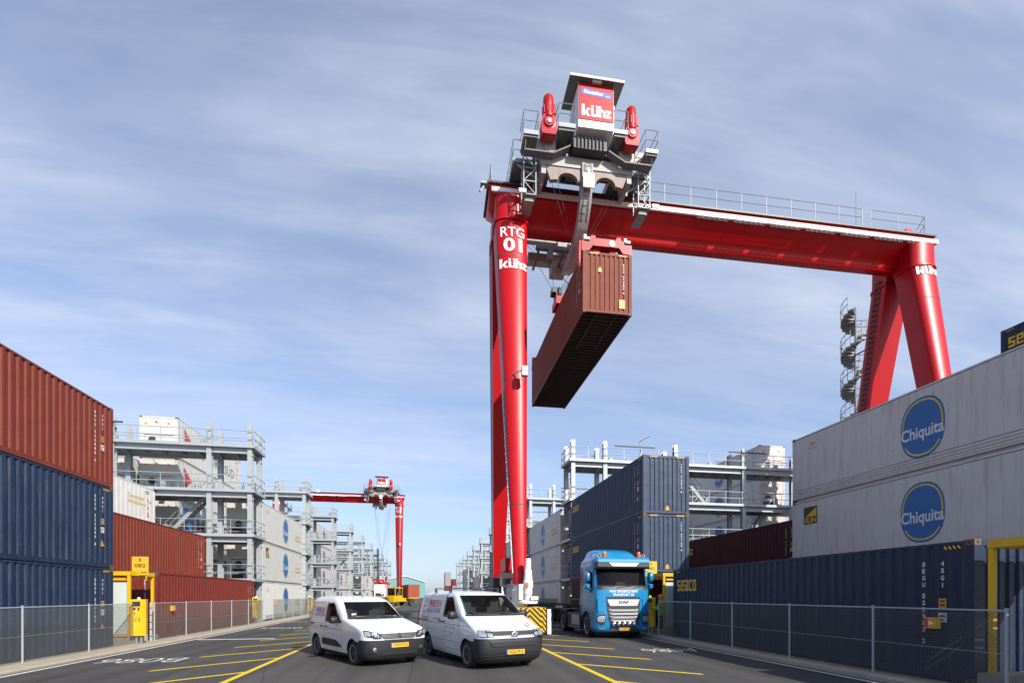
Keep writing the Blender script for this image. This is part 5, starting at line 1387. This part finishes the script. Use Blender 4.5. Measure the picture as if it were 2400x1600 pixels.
    interior(t, S, .62, 1.18, .72, -2.1)
    b = MB(); b.box(.55, .68, S.fy(.6, 1.30)-.05, S.fy(.6, 1.30)-.03, 1.27, 1.35); b.build('parking_card', 'white', t)
    return t
def large_van():
    t = thing('van', 'larger white van with roof bars and 67 on its bonnet, beside the smaller van', 'van', (1.98, 13.56, .004), R(-161.5), 'white vans of the electricians')
    t.scale = (1.03,)*3
    S = Shell([(.17, .70), (.24, .82), (.34, .88), (.5, .92), (.72, .92), (.86, .89), (.95, .84), (1.0, .77), (1.04, .68), (1.10, .54), (1.17, .38), (1.24, .20), (1.30, .02), (1.33, -.08), (1.6, -.46), (1.86, -.86), (1.90, -.98), (1.94, -1.18), (1.965, -1.45), (1.985, -1.9), (1.99, -2.2)],
              [(.2, -3.90), (.4, -3.98), (1.2, -3.98), (1.85, -3.86), (1.96, -3.70), (1.99, -3.5)],
              [(.17, .84), (.26, .90), (.45, .935), (.95, .95), (1.15, .945), (1.33, .92), (1.6, .86), (1.84, .80), (1.90, .76), (1.94, .69), (1.97, .58), (1.985, .44), (1.99, .3)],
              [(.2, .42), (.9, .42), (1.1, .55), (1.33, .48), (1.8, .40), (1.99, .45)], 3.6, .14)
    zs = [.17, .24, .3, .38, .48, .6, .72, .79, .86, .91, .95, .98, 1.0, 1.03, 1.06, 1.10, 1.14, 1.18, 1.22, 1.26, 1.30, 1.33, 1.4, 1.5, 1.6, 1.7, 1.8, 1.85, 1.88, 1.91, 1.94, 1.96, 1.975, 1.985, 1.99]
    van_common(t, S, zs, 3.0, .345, [(-.80, 1.365), (.80, 1.365), (.70, 1.85), (-.70, 1.85)], [(-1.59, 1.30), (-.70, 1.30), (-1.0, 1.62), (-1.14, 1.76), (-1.26, 1.81), (-1.59, 1.79)], .79)
    for s in (-1, 1):
        for y in (0, -3.0): car_wheel(t, s*.82, y, .345, .22, 'rim', 14)
    b = MB(); S.front(b, [(1.35+(1.86-1.35)*i/8, -(.83-.11*i/8), .83-.11*i/8) for i in range(9)], .006, 16); b.build('windscreen', 'glass', t, 60)
    b = MB(); S.front(b, [(1.315, -.84, .84), (1.335, -.85, .85), (1.352, -.84, .84)], .009, 16); b.build('cowl', 'black', t, 60)
    for s in (-1, 1):
        b = MB(); S.side(b, [(-1.60, 1.29, 1.80), (-1.25, 1.28, 1.82), (-1.12, 1.275, 1.76), (-.95, 1.27, 1.60), (-.78, 1.265, 1.44), (-.64, 1.27, 1.31)], s, .005); b.build('side_window', 'glass', t, 60)
        b = MB(); S.side(b, [(-1.66, 1.27, 1.83), (-1.60, 1.26, 1.835)], s, .004); S.side(b, [(-1.60, 1.25, 1.285), (-.58, 1.235, 1.27)], s, .004); S.side(b, [(-.80, 1.27, 1.46), (-.62, 1.26, 1.32), (-.50, 1.25, 1.27)], s, .007); b.build('window_trim', 'black', t)
        mirror(t, s, s*.93, -.60, 1.33, .25, .22)
        b = MB()
        S.sline(b, [(-.42, .45), (-.44, .85), (-.44, 1.22)], .012, s); S.sline(b, [(-1.70, .42), (-1.70, 1.84)], .012, s); S.sline(b, [(-3.86, 1.07), (.40, 1.06)], .010, s)
        S.sline(b, [(-2.95, .8), (-2.95, 1.84)], .010, s); S.sline(b, [(-1.70, .40), (-.42, .42)], .01, s); S.sline(b, [(-2.95, 1.84), (-1.75, 1.86)], .008, s)
        S.sline(b, [(-2.55, .62), (-.45, .60)], .008, s); b.build('door_gap', 'trim', t)
        b = MB(); S.side(b, [(-3.82, 1.09, 1.125), (-2.98, 1.09, 1.125)], s, .007); b.build('door_rail', 'trim', t)
        b = MB()
        for yy in (-1.56, -1.84): b.box(*sorted((s*.945, s*.978)), yy-.09, yy+.09, 1.10, 1.135)
        b.lathe([(.03, .945), (.03, .952)], (0, -2.95, .83), 'x', 10) if s > 0 else None
        b.build('door_handle', 'black', t)
        b = MB(); S.side(b, [(-3.94, 1.0, 1.55), (-3.86, .96, 1.6)], s, .008); b.build('tail_lamp', 'rdecal', t)
        b = MB()
    # roof bars
    for y in (-1.55, -2.75):
        b = MB(); b.bar((-.78, y, 2.06), (.78, y, 2.06), .05, .025)
        for s in (-1, 1): b.bar((s*.74, y, 1.93), (s*.76, y, 2.05), .06, .05)
        b.build('roof_bar', 'black', t)
    # front
    b = MB(); S.front(b, [(.60, -.60, .60), (.70, -.66, .66), (.755, -.70, .70)], .02, 18); S.front(b, [(.865, -.60, .60), (.965, -.60, .60)], .014, 18); b.build('grille', 'black', t)
    b = MB()
    for z in (.625, .66, .695, .73): S.front(b, [(z, -.62, .62), (z+.012, -.62, .62)], .027, 16)
    for z in (.885, .93): S.front(b, [(z, -.58, .58), (z+.012, -.58, .58)], .022, 14)
    for z in (.30, .37, .44): S.front(b, [(z, -.80, .80), (z+.015, -.80, .80)], .022, 20)
    b.build('grille_bar', 'trim', t)
    b = MB(); S.front(b, [(.795, -.86, .86), (.82, -.86, .86)], .026, 22); S.front(b, [(.965, -.6, .6), (.978, -.6, .6)], .022, 18); b.build('chrome_strip', 'chrome', t)
    b = MB(); yb_ = S.fy(0, .87)+.02; b.lathe([(.095, yb_), (.10, yb_+.015), (.082, yb_+.02), (.082, yb_+.012), (.001, yb_+.012)], (0, 0, .865), 'y', 28)
    for p, q in (((-.06, .045), (-.028, -.06)), ((-.028, -.06), (0, .0)), ((0, 0), (.028, -.06)), ((.028, -.06), (.06, .045)), ((-.03, .07), (0, .015)), ((0, .015), (.03, .07))): b.bar((p[0], yb_+.018, .865+p[1]), (q[0], yb_+.018, .865+q[1]), .014, .01, up=(0, 1, 0))
    b.build('badge', 'chrome', t, 40)
    for s in (-1, 1):
        b = MB(); S.front(b, [(.83, s*.56, s*.86), (.88, s*.56, s*.90), (.95, s*.58, s*.905), (1.0, s*.60, s*.89)], .010, 10); hl = b.build('headlight', 'black', t, 60)
        b = MB(); S.front(b, [(.845, s*.585, s*.70), (.90, s*.585, s*.71), (.985, s*.61, s*.70)], .018, 5); S.front(b, [(.845, s*.735, s*.90), (.92, s*.735, s*.905), (.985, s*.735, s*.89)], .018, 8); b.build('reflector', 'lens', hl, 60)
        b = MB(); S.front(b, [(.835, s*.70, s*.725), (.98, s*.70, s*.725)], .021, 3); S.front(b, [(.818, s*.56, s*.88), (.834, s*.56, s*.89)], .021, 8); b.build('headlight_trim', 'black', hl)
    plate(t, 0, S.yf(.45)+.04, .40, 'VGD-79-X')
    b = MB()
    b.path([(x, S.fy(x, z)+.02, z) for x, z in ((.70, 1.36), (.35, 1.375), (.0, 1.38))], .011, 5); b.path([(x, S.fy(x, z)+.02, z) for x, z in ((-.1, 1.36), (-.4, 1.375), (-.72, 1.385))], .011, 5)
    b.build('wiper', 'black', t)
    for s in (-1, 1):
        f = -3.72 if s > 0 else -1.85; g = -1.55 if s > 0 else -.6
        lett(t, S, 'rdecal', 'PAREE B.V.', .20, f+.62*s, 1.52, s, .014, 1.16, slant=.12)
        for k, (u, v) in enumerate(((-.10, 1.66), (.0, 1.72), (.10, 1.66), (-.14, 1.52), (-.0, 1.52), (.14, 1.52), (-.10, 1.38), (.10, 1.38), (0, 1.33))): lett(t, S, 'rdecal', 'o', .06, f+s*(.32+u), v-.02, s)
        lett(t, S, 'bdecal', 'ELEKTRO-TELECOM', .115, f+.56*s, 1.34, s, .006, 1.14)
        b = MB(); S.sline(b, [(f+.6*s, 1.48), (f+1.7*s, 1.48)], .014, s, .006); b.build('decal_line', 'bdecal', t)
        lett(t, S, 'bdecal', 'INFRASTRUCTUUR', .04, g, .96, s, .0, .85)
        lett(t, S, 'trim', "'s-Heerenhoek", .06, f+.2*s, 1.16, s, .0, .6); lett(t, S, 'trim', 'T 0113 35 26 40', .07, f+1.25*s, 1.14, s, .0, .6); lett(t, S, 'trim', 'www.paree.nl', .035, -.75 if s > 0 else -.4, .50, s, 0, .3)
        for k, (u, z) in enumerate(((.0, .84), (.45, .82), (.02, .70))): lett(t, S, 'rdecal', 'Siemens', .045, g+s*u, z, s)
    b = MB(); S.ftext(b, '67', .085, -.56, 1.045, .006, .17, .009); b.build('lettering', 'trim', t)
    b = MB()
    for i in range(12):
        a = 2*math.pi*i/12
        for r_, k in ((.20, .014), (.12, .018)):
            x = -.02+r_*math.cos(a)*1.1; z = 1.19+r_*math.sin(a)*.36
            b.add([(x+k*c2, S.fy(x+k*c2, z+k*.35*s2)+.006, z+k*.35*s2) for c2, s2 in ((-1, 0), (0, -1), (1, 0), (0, 1))], [(0,1,2,3)])
    b.build('emblem', 'rdecal', t)
    interior(t, S, .72, 1.30, .76, -1.8)
    return t
small_van(); large_van()

def truck():
    t = thing('truck', 'bright blue truck tractor with orange beacons and chrome grille, facing the camera on the right', 'truck', (8.60, 22.25, .004), R(180), None)
    t.scale = (1.03,)*3
    S = Shell([(.28, 1.24), (.36, 1.34), (.5, 1.39), (.95, 1.40), (1.15, 1.37), (2.10, 1.32), (2.18, 1.29), (3.02, 1.06), (3.3, .98), (3.42, .86), (3.5, .66), (3.62, .52), (3.78, .30), (3.88, .0), (3.95, -.4)],
              [(.28, -.86), (3.95, -.86)],
              [(.28, 1.16), (.4, 1.225), (3.2, 1.225), (3.38, 1.18), (3.48, 1.08), (3.62, 1.0), (3.80, .92), (3.90, .80), (3.95, .6)],
              [(.28, .30), (2.2, .34), (3.3, .36), (3.5, .6), (3.95, .7)], 3.6, .10)
    zs = [.28, .34, .4, .5, .7, .95, 1.05, 1.2, 1.6, 2.0, 2.1, 2.18, 2.5, 2.8, 3.02, 3.2, 3.3, 3.38, 3.43, 3.48, 3.53, 3.6, 3.68, 3.76, 3.82, 3.88, 3.92, 3.95]
    o = S.mesh(zs).build('cab', 'dafblue', t, 32); cut = []
    c = MB(); c.box(-2, 2, -1.4, -.62, .1, .95); cut.append(c.build('c', 'black')); c = MB(); c.lathe([(.63, -2), (.63, 2)], (0, 0, .52), 'x', 40); cut.append(c.build('c', 'black'))
    c = MB(); c.prism([(-1.08, 2.96), (1.08, 2.96), (1.08, 2.24), (-1.08, 2.24)], 'y', -.55, 1.6); cut.append(c.build('c', 'cab'))
    c = MB(); c.prism([(.17, 2.17), (.82, 2.03), (.84, 2.72), (.70, 2.93), (.17, 2.93)], 'x', -2, 2); cut.append(c.build('c', 'cab'))
    booled(o, cut)
    b = MB(); S.front(b, [(2.22+(2.99-2.22)*i/6, -1.12, 1.12) for i in range(7)], .008, 20); b.build('windscreen', 'glass', t, 60)
    b = MB(); S.front(b, [(2.10, -1.12, 1.12), (2.20, -1.14, 1.14), (2.23, -1.14, 1.14)], .012, 20); S.front(b, [(2.97, -1.14, 1.14), (3.06, -1.14, 1.14)], .012, 20); b.build('windscreen_frame', 'black', t, 60)
    b = MB()
    for x in (-.75, 0, .75): b.path([(x+.3, S.fy(x+.3, 2.24)+.04, 2.16), (x-.05, S.fy(x, 2.3)+.03, 2.20), (x-.4, S.fy(x-.4, 2.3)+.03, 2.25)], .018, 5)
    b.build('wiper', 'black', t)
    b = MB(); b.box(-1.05, 1.05, .80, 1.10, 2.245, 2.30)
    for s in (-1, 1): b.box(*sorted((s*.38, s*.85)), -.1, .08, 2.25, 2.55); b.box(*sorted((s*.48, s*.74)), -.08, .05, 2.55, 2.78)
    b.box(-.2, .2, .88, 1.0, 2.30, 2.42); b.build('cabin_interior', 'seat', t)
    # sun visor
    b = MB(); b.prism([(1.06, 3.02), (1.34, 2.98), (1.42, 3.06), (1.40, 3.26), (1.02, 3.30)], 'x', -1.16, 1.16); vz = b.build('sun_visor', 'black', t)
    b = MB(); b.add([(-.68, 1.43, 3.24), (.68, 1.43, 3.24), (.52, 1.436, 3.08), (-.52, 1.436, 3.08)], [(3,2,1,0)]); b.build('visor_panel', 'silver', vz)
    b = MB(); b.prism([(1.0, 3.27), (1.42, 3.26), (1.40, 3.38), (1.30, 3.46), (.92, 3.46)], 'x', -1.15, 1.15); b.build('visor_top', 'dafblue', t, 30)
    for s in (-1, 1):
        b = MB(); b.lathe([(.09, 3.47), (.11, 3.5), (.07, 3.53)], (s*.78, 1.12, 0), 'z', 14); b.lathe([(.075, 3.53), (.085, 3.6), (.07, 3.70), (.05, 3.73)], (s*.78, 1.12, 0), 'z', 14); b.build('beacon', 'amber', t, 40)
        b = MB(); b.tube((s*1.0, .7, 3.56), (s*1.0, 1.12, 3.56), .025, 12, .07); b.c = 1; b.tube((s*1.0, 1.121, 3.56), (s*1.0, 1.124, 3.56), .058, 12); b.c = 0; b.tube((s*1.18, .85, 3.5), (s*1.18, .85, 3.62), .045, 10); b.build('air_horn', ['chrome', 'black'], t, 40)
        # mirrors
        b = MB()
        for z0, z1 in ((2.42, 2.88), (2.12, 2.36)):
            secs = []
            for k, f in ((.72, .7), (.80, 1), (.93, .95), (1.0, .6)):
                zc, hh = (z0+z1)/2, (z1-z0)/2; secs.append([(s*1.45+.115*f*math.copysign(abs(math.cos(2*math.pi*i/14))**.6, math.cos(2*math.pi*i/14)), k, zc+hh*f*math.copysign(abs(math.sin(2*math.pi*i/14))**.6, math.sin(2*math.pi*i/14))) for i in range(14)])
            b.loft(secs)
        b.bar((s*1.2, .85, 2.9), (s*1.45, .85, 2.84), .05); b.bar((s*1.2, .85, 2.1), (s*1.45, .85, 2.18), .05); b.build('mirror', 'dafblue', t, 50)
        # side glass, door lines, steps
        b = MB(); S.side(b, [(.15, 2.15, 2.95), (.5, 2.1, 2.95), (.72, 2.0, 2.9), (.86, 2.0, 2.75)], s, .006); b.build('side_window', 'glass', t)
        b = MB(); S.sline(b, [(.02, .98), (.02, 3.05), (.93, 3.05), (.95, 1.1)], .02, s); S.sline(b, [(-.8, 1.6), (.9, 1.6)], .012, s); S.sline(b, [(-.85, 1.05), (.9, 1.05)], .02, s); b.build('door_gap', 'black', t)
        b = MB(); S.side(b, [(-.82, 1.1, 3.1), (-.55, 1.1, 3.1)], s, .01); b.build('side_fairing', 'dafdark', t)
    # front furniture
    b = MB(); S.front(b, [(.66, -.62, .62), (.9, -.70, .70), (1.35, -.74, .74), (1.78, -.76, .76)], .012, 16); b.build('grille_surround', 'black', t)
    b = MB(); S.front(b, [(1.40, -.58, .58), (1.44, -.62, .62), (1.64, -.70, .70), (1.68, -.70, .70)], .028, 16); b.build('grille_panel', 'silver', t)
    b = MB(); S.ftext(b, 'DAF', .11, 0, 1.50, .02, .42, .04); b.build('lettering', 'black', t)
    for k, z in enumerate((1.20, 1.05, .90, .76)):
        b = MB(); w_ = .66-.03*k; rows = []
        for (dz, off) in ((-.045, .02), (-.02, .07), (.03, .085), (.05, .03)): rows.append((z+dz, -w_, w_))
        g2 = []
        for (zz_, x0, x1), off in zip(rows, (.02, .075, .085, .02)):
            g2.append([(x0+(x1-x0)*i/12, S.fy(x0+(x1-x0)*i/12, zz_)+(off if 0 < i < 12 else .012), zz_+(.03 if i in (0, 12) else 0)) for i in range(13)])
        b.grid(g2); b.build('grille_bar', 'silver', t, 50)
    b = MB(); b.bar((-.56, 1.47, .62), (.56, 1.47, .62), .04, .16); b.build('lamp_bar', 'black', t)
    for x in (-.46, -.23, 0, .23, .46):
        b = MB(); b.lathe([(.095, 1.46), (.10, 1.52), (.08, 1.53), (.001, 1.535)], (x, 0, .62), 'y', 18); b.build('driving_lamp', 'chrome', t, 40)
    for s in (-1, 1):
        b = MB(); S.front(b, [(.62, s*.90, s*1.0), (.70, s*.82, s*1.14), (.85, s*.78, s*1.18), (.98, s*.78, s*1.14), (1.02, s*.80, s*.95)], .012, 8); hl = b.build('headlight', 'black', t, 60)
        b = MB(); S.front(b, [(.72, s*.86, s*1.10), (.80, s*.83, s*1.15), (.94, s*.81, s*1.12), (.98, s*.83, s*.98)], .02, 8); b.build('reflector', 'lens', hl, 60)
        b = MB(); S.front(b, [(.60, s*.84, s*1.12), (.615, s*.84, s*1.14)], .02, 8); S.front(b, [(1.03, s*.76, s*1.14), (1.05, s*.76, s*1.16)], .02, 8); b.build('headlight_trim', 'black', t)
        b = MB(); S.front(b, [(.40, s*.82, s*1.06), (.47, s*.80, s*1.08)], .02, 8); b.build('fog_lamp', 'lens', t)
        b = MB(); b.loft([[(s*(.86+.0), S.fy(.86, z)+.035, z), (s*1.12, S.fy(1.12, z)+.045, z), (s*1.17, S.fy(1.15, z), z), (s*.86, S.fy(.86, z)-.02, z)] for z in (1.14, 1.7)]); b.build('corner_deflector', 'dafblue', t)
    b = MB(); S.front(b, [(.33, -.66, .66), (.40, -.60, .60), (.44, -.55, .55)], .03, 12); b.build('bumper_lip', 'chrome', t)
    plate(t, 0, 1.46, .36, '32-BPH-7')
    b = MB(); S.ftext(b, 'VAN GRAEFSCHEPE', .115, 0, 1.965, .02, 1.28, .012, .15); S.ftext(b, 'TRANSPORT BV', .11, 0, 1.82, .02, 1.0, .012, .15); b.build('lettering', 'white', t)
    for s in (-1, 1): car_wheel(t, s*1.06, 0, .51, .30, 'chrome', 10, 'dark'); car_wheel(t, s*1.0, -3.7, .51, .56, 'rim', 10, 'dark')
    b = MB()
    for s in (-1, 1): b.box(*sorted((s*.38, s*.46)), -4.6, .6, .78, 1.02)
    for y in (-4.5, -3.0, -1.6): b.box(-.38, .38, y, y+.12, .82, .98)
    b.box(-1.15, 1.15, -4.4, -3.05, 1.12, 1.16); b.lathe([(.45, 1.10), (.5, 1.18), (.1, 1.2)], (0, -3.5, 0), 'z', 24); b.box(-1.1, 1.1, -1.25, -1.0, 1.0, 1.5)
    b.build('chassis', 'dark', t)
    for s in (-1, 1):
        b = MB(); b.box(*sorted((s*.72, s*1.2)), -2.95, -.95, .38, 1.02); b.box(*sorted((s*.72, s*1.21)), -2.98, -.9, .28, .37); b.build('side_tank', 'dafdark', t)
        b = MB(); b.box(*sorted((s*1.202, s*1.21)), -2.3, -1.1, .46, .92); b.build('tank_plate', 'rim', t)
        b = MB(); b.prism([(-4.35, .75), (-4.2, 1.05), (-3.7, 1.12), (-3.2, 1.05), (-3.05, .75), (-3.1, .75), (-3.25, 1.0), (-3.7, 1.07), (-4.15, 1.0), (-4.3, .75)], 'x', *sorted((s*.72, s*1.26))); b.build('mudguard', 'black', t)
    return t
truck()
def trailer_chassis(x, y, rz, L_, label, col='dark', box=None):
    t = thing('trailer', label, 'trailer', (x, y, .004), rz, 'container trailers')
    b = MB()
    for s in (-1, 1): b.box(*sorted((s*.35, s*.5)), -L_, 0, 1.05, 1.3)
    for i in range(int(L_/2)+1): b.box(-1.2, 1.2, -i*2-.15, -i*2, 1.18, 1.32)
    b.box(-1.2, 1.2, -L_, -L_+.15, .75, 1.32); b.build('chassis', col, t)
    for k in (1.2, 2.5, 3.8):
        for s in (-1, 1): car_wheel(t, s*.98, -L_+k, .48, .38, 'rim', 0)
    for s in (-1, 1): b = MB(); b.bar((s*.8, -2.6, .0), (s*.8, -2.6, 1.1), .12); b.build('landing_leg', 'steelw', t)
    return t
trailer_chassis(8.60, 27.9, R(180), 9.5, 'empty dark skeleton trailer behind the blue truck')
# ---------------------------------------------------------------- yard tractor, its trailer and box, far centre
def yard_tractor(x, y, rz, label):
    t = thing('yard_tractor', label, 'tractor', (x, y, .004), rz)
    b = MB(); b.box(-1.2, 1.2, -1.6, 1.2, .75, 1.35); b.box(-1.2, -.1, .9, 1.9, .7, 1.6); b.box(-.6, .6, -4.2, -1.6, .8, 1.1); b.box(-1.25, 1.25, -4.2, -2.3, 1.25, 1.3); b.build('body', 'yellow', t)
    b = MB()
    for px, py in ((-1.1, -.6), (-1.1, 1.4), (.5, -.6), (.5, 1.4)): b.bar((px, py, 1.35), (px, py, 3.1), .1)
    b.box(-1.16, .56, -.66, 1.5, 1.35, 1.8); b.box(-1.2, .6, -.7, 1.55, 3.05, 3.2); b.build('cab', 'yellow', t)
    b = MB(); b.box(-1.12, .52, 1.42, 1.44, 1.8, 3.05); b.box(-1.14, -1.12, -.6, 1.4, 1.8, 3.05); b.box(.52, .54, -.6, 1.4, 1.8, 3.05); b.build('window', 'glass', t)
    for s in (-1, 1): car_wheel(t, s*1.0, .7, .52, .32, 'rim', 0); car_wheel(t, s*1.0, -3.2, .52, .5, 'rim', 0)
    b = MB(); b.tube((.8, -.9, 1.3), (.8, -.9, 3.4), .08, 8); b.bar((.9, -1.3, 1.3), (.9, -1.3, 2.4), .3); b.build('exhaust', 'dark', t)
    return t
yard_tractor(-5.2, 90.2, R(146), 'yellow yard tractor pulling an orange container, far centre of the road')
_a = R(10)
trailer_chassis(-3.45+6.2*math.sin(_a), 119-6.2*math.cos(_a), _a+R(180), 12.4, 'yellow trailer under the orange container', 'yellow')
dry(-3.45, 119, 1.33, 'orange', 'orange red container on the yellow trailer, far centre of the road', rz=_a, haz=False)
trailer_chassis(-9.8, 113.3, R(180), 12.6, 'dark trailer under the white reefer below the distant crane')
# ---------------------------------------------------------------- people
def person(x, y, rz, label, vest='hivis', helmet='amber', scale=1.0):
    J = {'pel': (0, 0, .95), 'wa': (0, .01, 1.10), 'ch': (0, .0, 1.30), 'nk': (0, .01, 1.48), 'hd0': (0, .02, 1.56), 'hd1': (0, .03, 1.66), 'hd2': (0, .02, 1.75)}
    rad = {'pel': (.16, .11), 'wa': (.14, .10), 'ch': (.18, .12), 'nk': (.055, .055), 'hd0': (.065, .07), 'hd1': (.075, .095), 'hd2': (.06, .08)}
    E_ = [('pel', 'wa'), ('wa', 'ch'), ('ch', 'nk'), ('nk', 'hd0'), ('hd0', 'hd1'), ('hd1', 'hd2')]
    for s, n in ((-1, 'l'), (1, 'r')):
        J.update({n+'hip': (s*.09, 0, .90), n+'kn': (s*.11, .03, .50), n+'an': (s*.12, -.01, .10), n+'to': (s*.14, .14, .04)})
        rad.update({n+'hip': (.095, .10), n+'kn': (.06, .065), n+'an': (.042, .045), n+'to': (.045, .03)})
        E_ += [('pel', n+'hip'), (n+'hip', n+'kn'), (n+'kn', n+'an'), (n+'an', n+'to')]
        a = (s*.24, .12, 1.15) if s < 0 else (s*.25, .02, 1.14); h = (s*.16, .36, 1.22) if s < 0 else (s*.27, .10, .90)
        J.update({n+'sh': (s*.19, 0, 1.42), n+'el': a, n+'wr': h}); rad.update({n+'sh': (.06, .06), n+'el': (.042, .042), n+'wr': (.028, .03)})
        E_ += [('ch', n+'sh'), (n+'sh', n+'el'), (n+'el', n+'wr')]
        d = (Vector(h)-Vector(a)).normalized(); J[n+'pm'] = tuple(Vector(h)+d*.07); rad[n+'pm'] = (.036, .02); E_.append((n+'wr', n+'pm'))
        sd = d.cross(Vector((0, 0, 1) if s < 0 else (0, 1, 0))).normalized()
        for k in range(4):
            b0 = Vector(J[n+'pm'])+sd*(k-1.5)*.02+d*.03; b1 = b0+d*(.035+.006*(1.5-abs(k-1.3))); 
            J[n+'f%d' % k] = tuple(b0); J[n+'g%d' % k] = tuple(b1+Vector((0, 0, -.012))); rad[n+'f%d' % k] = (.009, .009); rad[n+'g%d' % k] = (.008, .008); E_ += [(n+'pm', n+'f%d' % k), (n+'f%d' % k, n+'g%d' % k)]
        J[n+'th'] = tuple(Vector(h)+d*.05+sd*.05); rad[n+'th'] = (.010, .010); E_.append((n+'pm', n+'th'))
    ks = list(J); ix = {k: i for i, k in enumerate(ks)}
    me = bpy.data.meshes.new('person'); me.from_pydata([J[k] for k in ks], [(ix[a], ix[b_]) for a, b_ in E_], [])
    o = bpy.data.objects.new('person', me); COL.objects.link(o)
    sk = o.modifiers.new('skin', 'SKIN'); sk.use_smooth_shade = True; o.modifiers.new('sub', 'SUBSURF').levels = 2
    lay = me.skin_vertices[0].data
    for k in ks: lay[ix[k]].radius = rad[k]
    lay[ix['pel']].use_root = True
    dg = bpy.context.evaluated_depsgraph_get(); m2 = bpy.data.meshes.new_from_object(o.evaluated_get(dg)); o.modifiers.clear(); o.data = m2
    m2.materials.clear()
    for m in ('skin', 'cloth', 'black'): m2.materials.append(MT[m])
    for p in m2.polygons:
        c = p.center; p.material_index = 2 if c.z < .13 else (1 if c.z < .98 and abs(c.x) < .22 and not (c.x > .2) else 0); p.use_smooth = True
    o.location = (x, y, 0.0); o.rotation_euler = (0, 0, rz); o.scale = (scale,)*3
    tag(o, label, 'person')
    # jacket: torso and sleeves as a slightly larger skin
    b = MB(); secs = []
    for z, a, c, y0 in ((.86, .20, .145, 0), (.95, .20, .145, 0), (1.1, .185, .14, .01), (1.3, .215, .15, 0), (1.42, .205, .13, .0), (1.49, .10, .09, .01), (1.52, .075, .075, .01)):
        secs.append([(a*math.cos(2*math.pi*i/20), y0+c*math.sin(2*math.pi*i/20), z) for i in range(20)])
    b.loft(secs)
    for n in 'lr':
        p0, p1, p2 = Vector(J[n+'sh']), Vector(J[n+'el']), Vector(J[n+'wr']); b.tube(p0, p1, .078, 12, .06); b.tube(p1+(p0-p1)*.05, p2, .06, 12, .045)
    b.build('jacket', vest, o, 60)
    b = MB(); secs = []
    for z in (1.02, 1.07): secs.append([(.205*math.cos(2*math.pi*i/20), .155*math.sin(2*math.pi*i/20), z) for i in range(20)])
    b.loft(secs, False); b.build('reflective_band', 'cream', o)
    b = MB(); secs = []
    for z, r_ in ((1.685, .125), (1.70, .12), (1.74, .115), (1.79, .095), (1.82, .06), (1.832, .02)): secs.append([(r_*.88*math.cos(2*math.pi*i/18), .02+r_*math.sin(2*math.pi*i/18)+(.04 if z < 1.69 and math.sin(2*math.pi*i/18) > .5 else 0), z) for i in range(18)])
    b.loft(secs); b.build('helmet', helmet, o, 60)
    b = MB(); b.box(-.012, .012, .115, .135, 1.62, 1.66); b.box(-.03, .03, .108, .118, 1.585, 1.592)
    for s in (-1, 1): b.box(s*.032-.012, s*.032+.012, .105, .115, 1.665, 1.675); b.box(*sorted((s*.074, s*.088)), .01, .04, 1.62, 1.67)
    b.build('face', 'skin', o)
    return o
wk = person(10.54, 21.22, R(50), 'person in yellow green jacket and orange helmet standing at the right yellow terminal', 'hivis', 'amber'); wk.location.z = .14
dr = person(-5.45, 90.3, R(146), 'person in orange jacket sitting in the yellow yard tractor cab', 'hivor', 'amber'); dr.location.z = 1.0
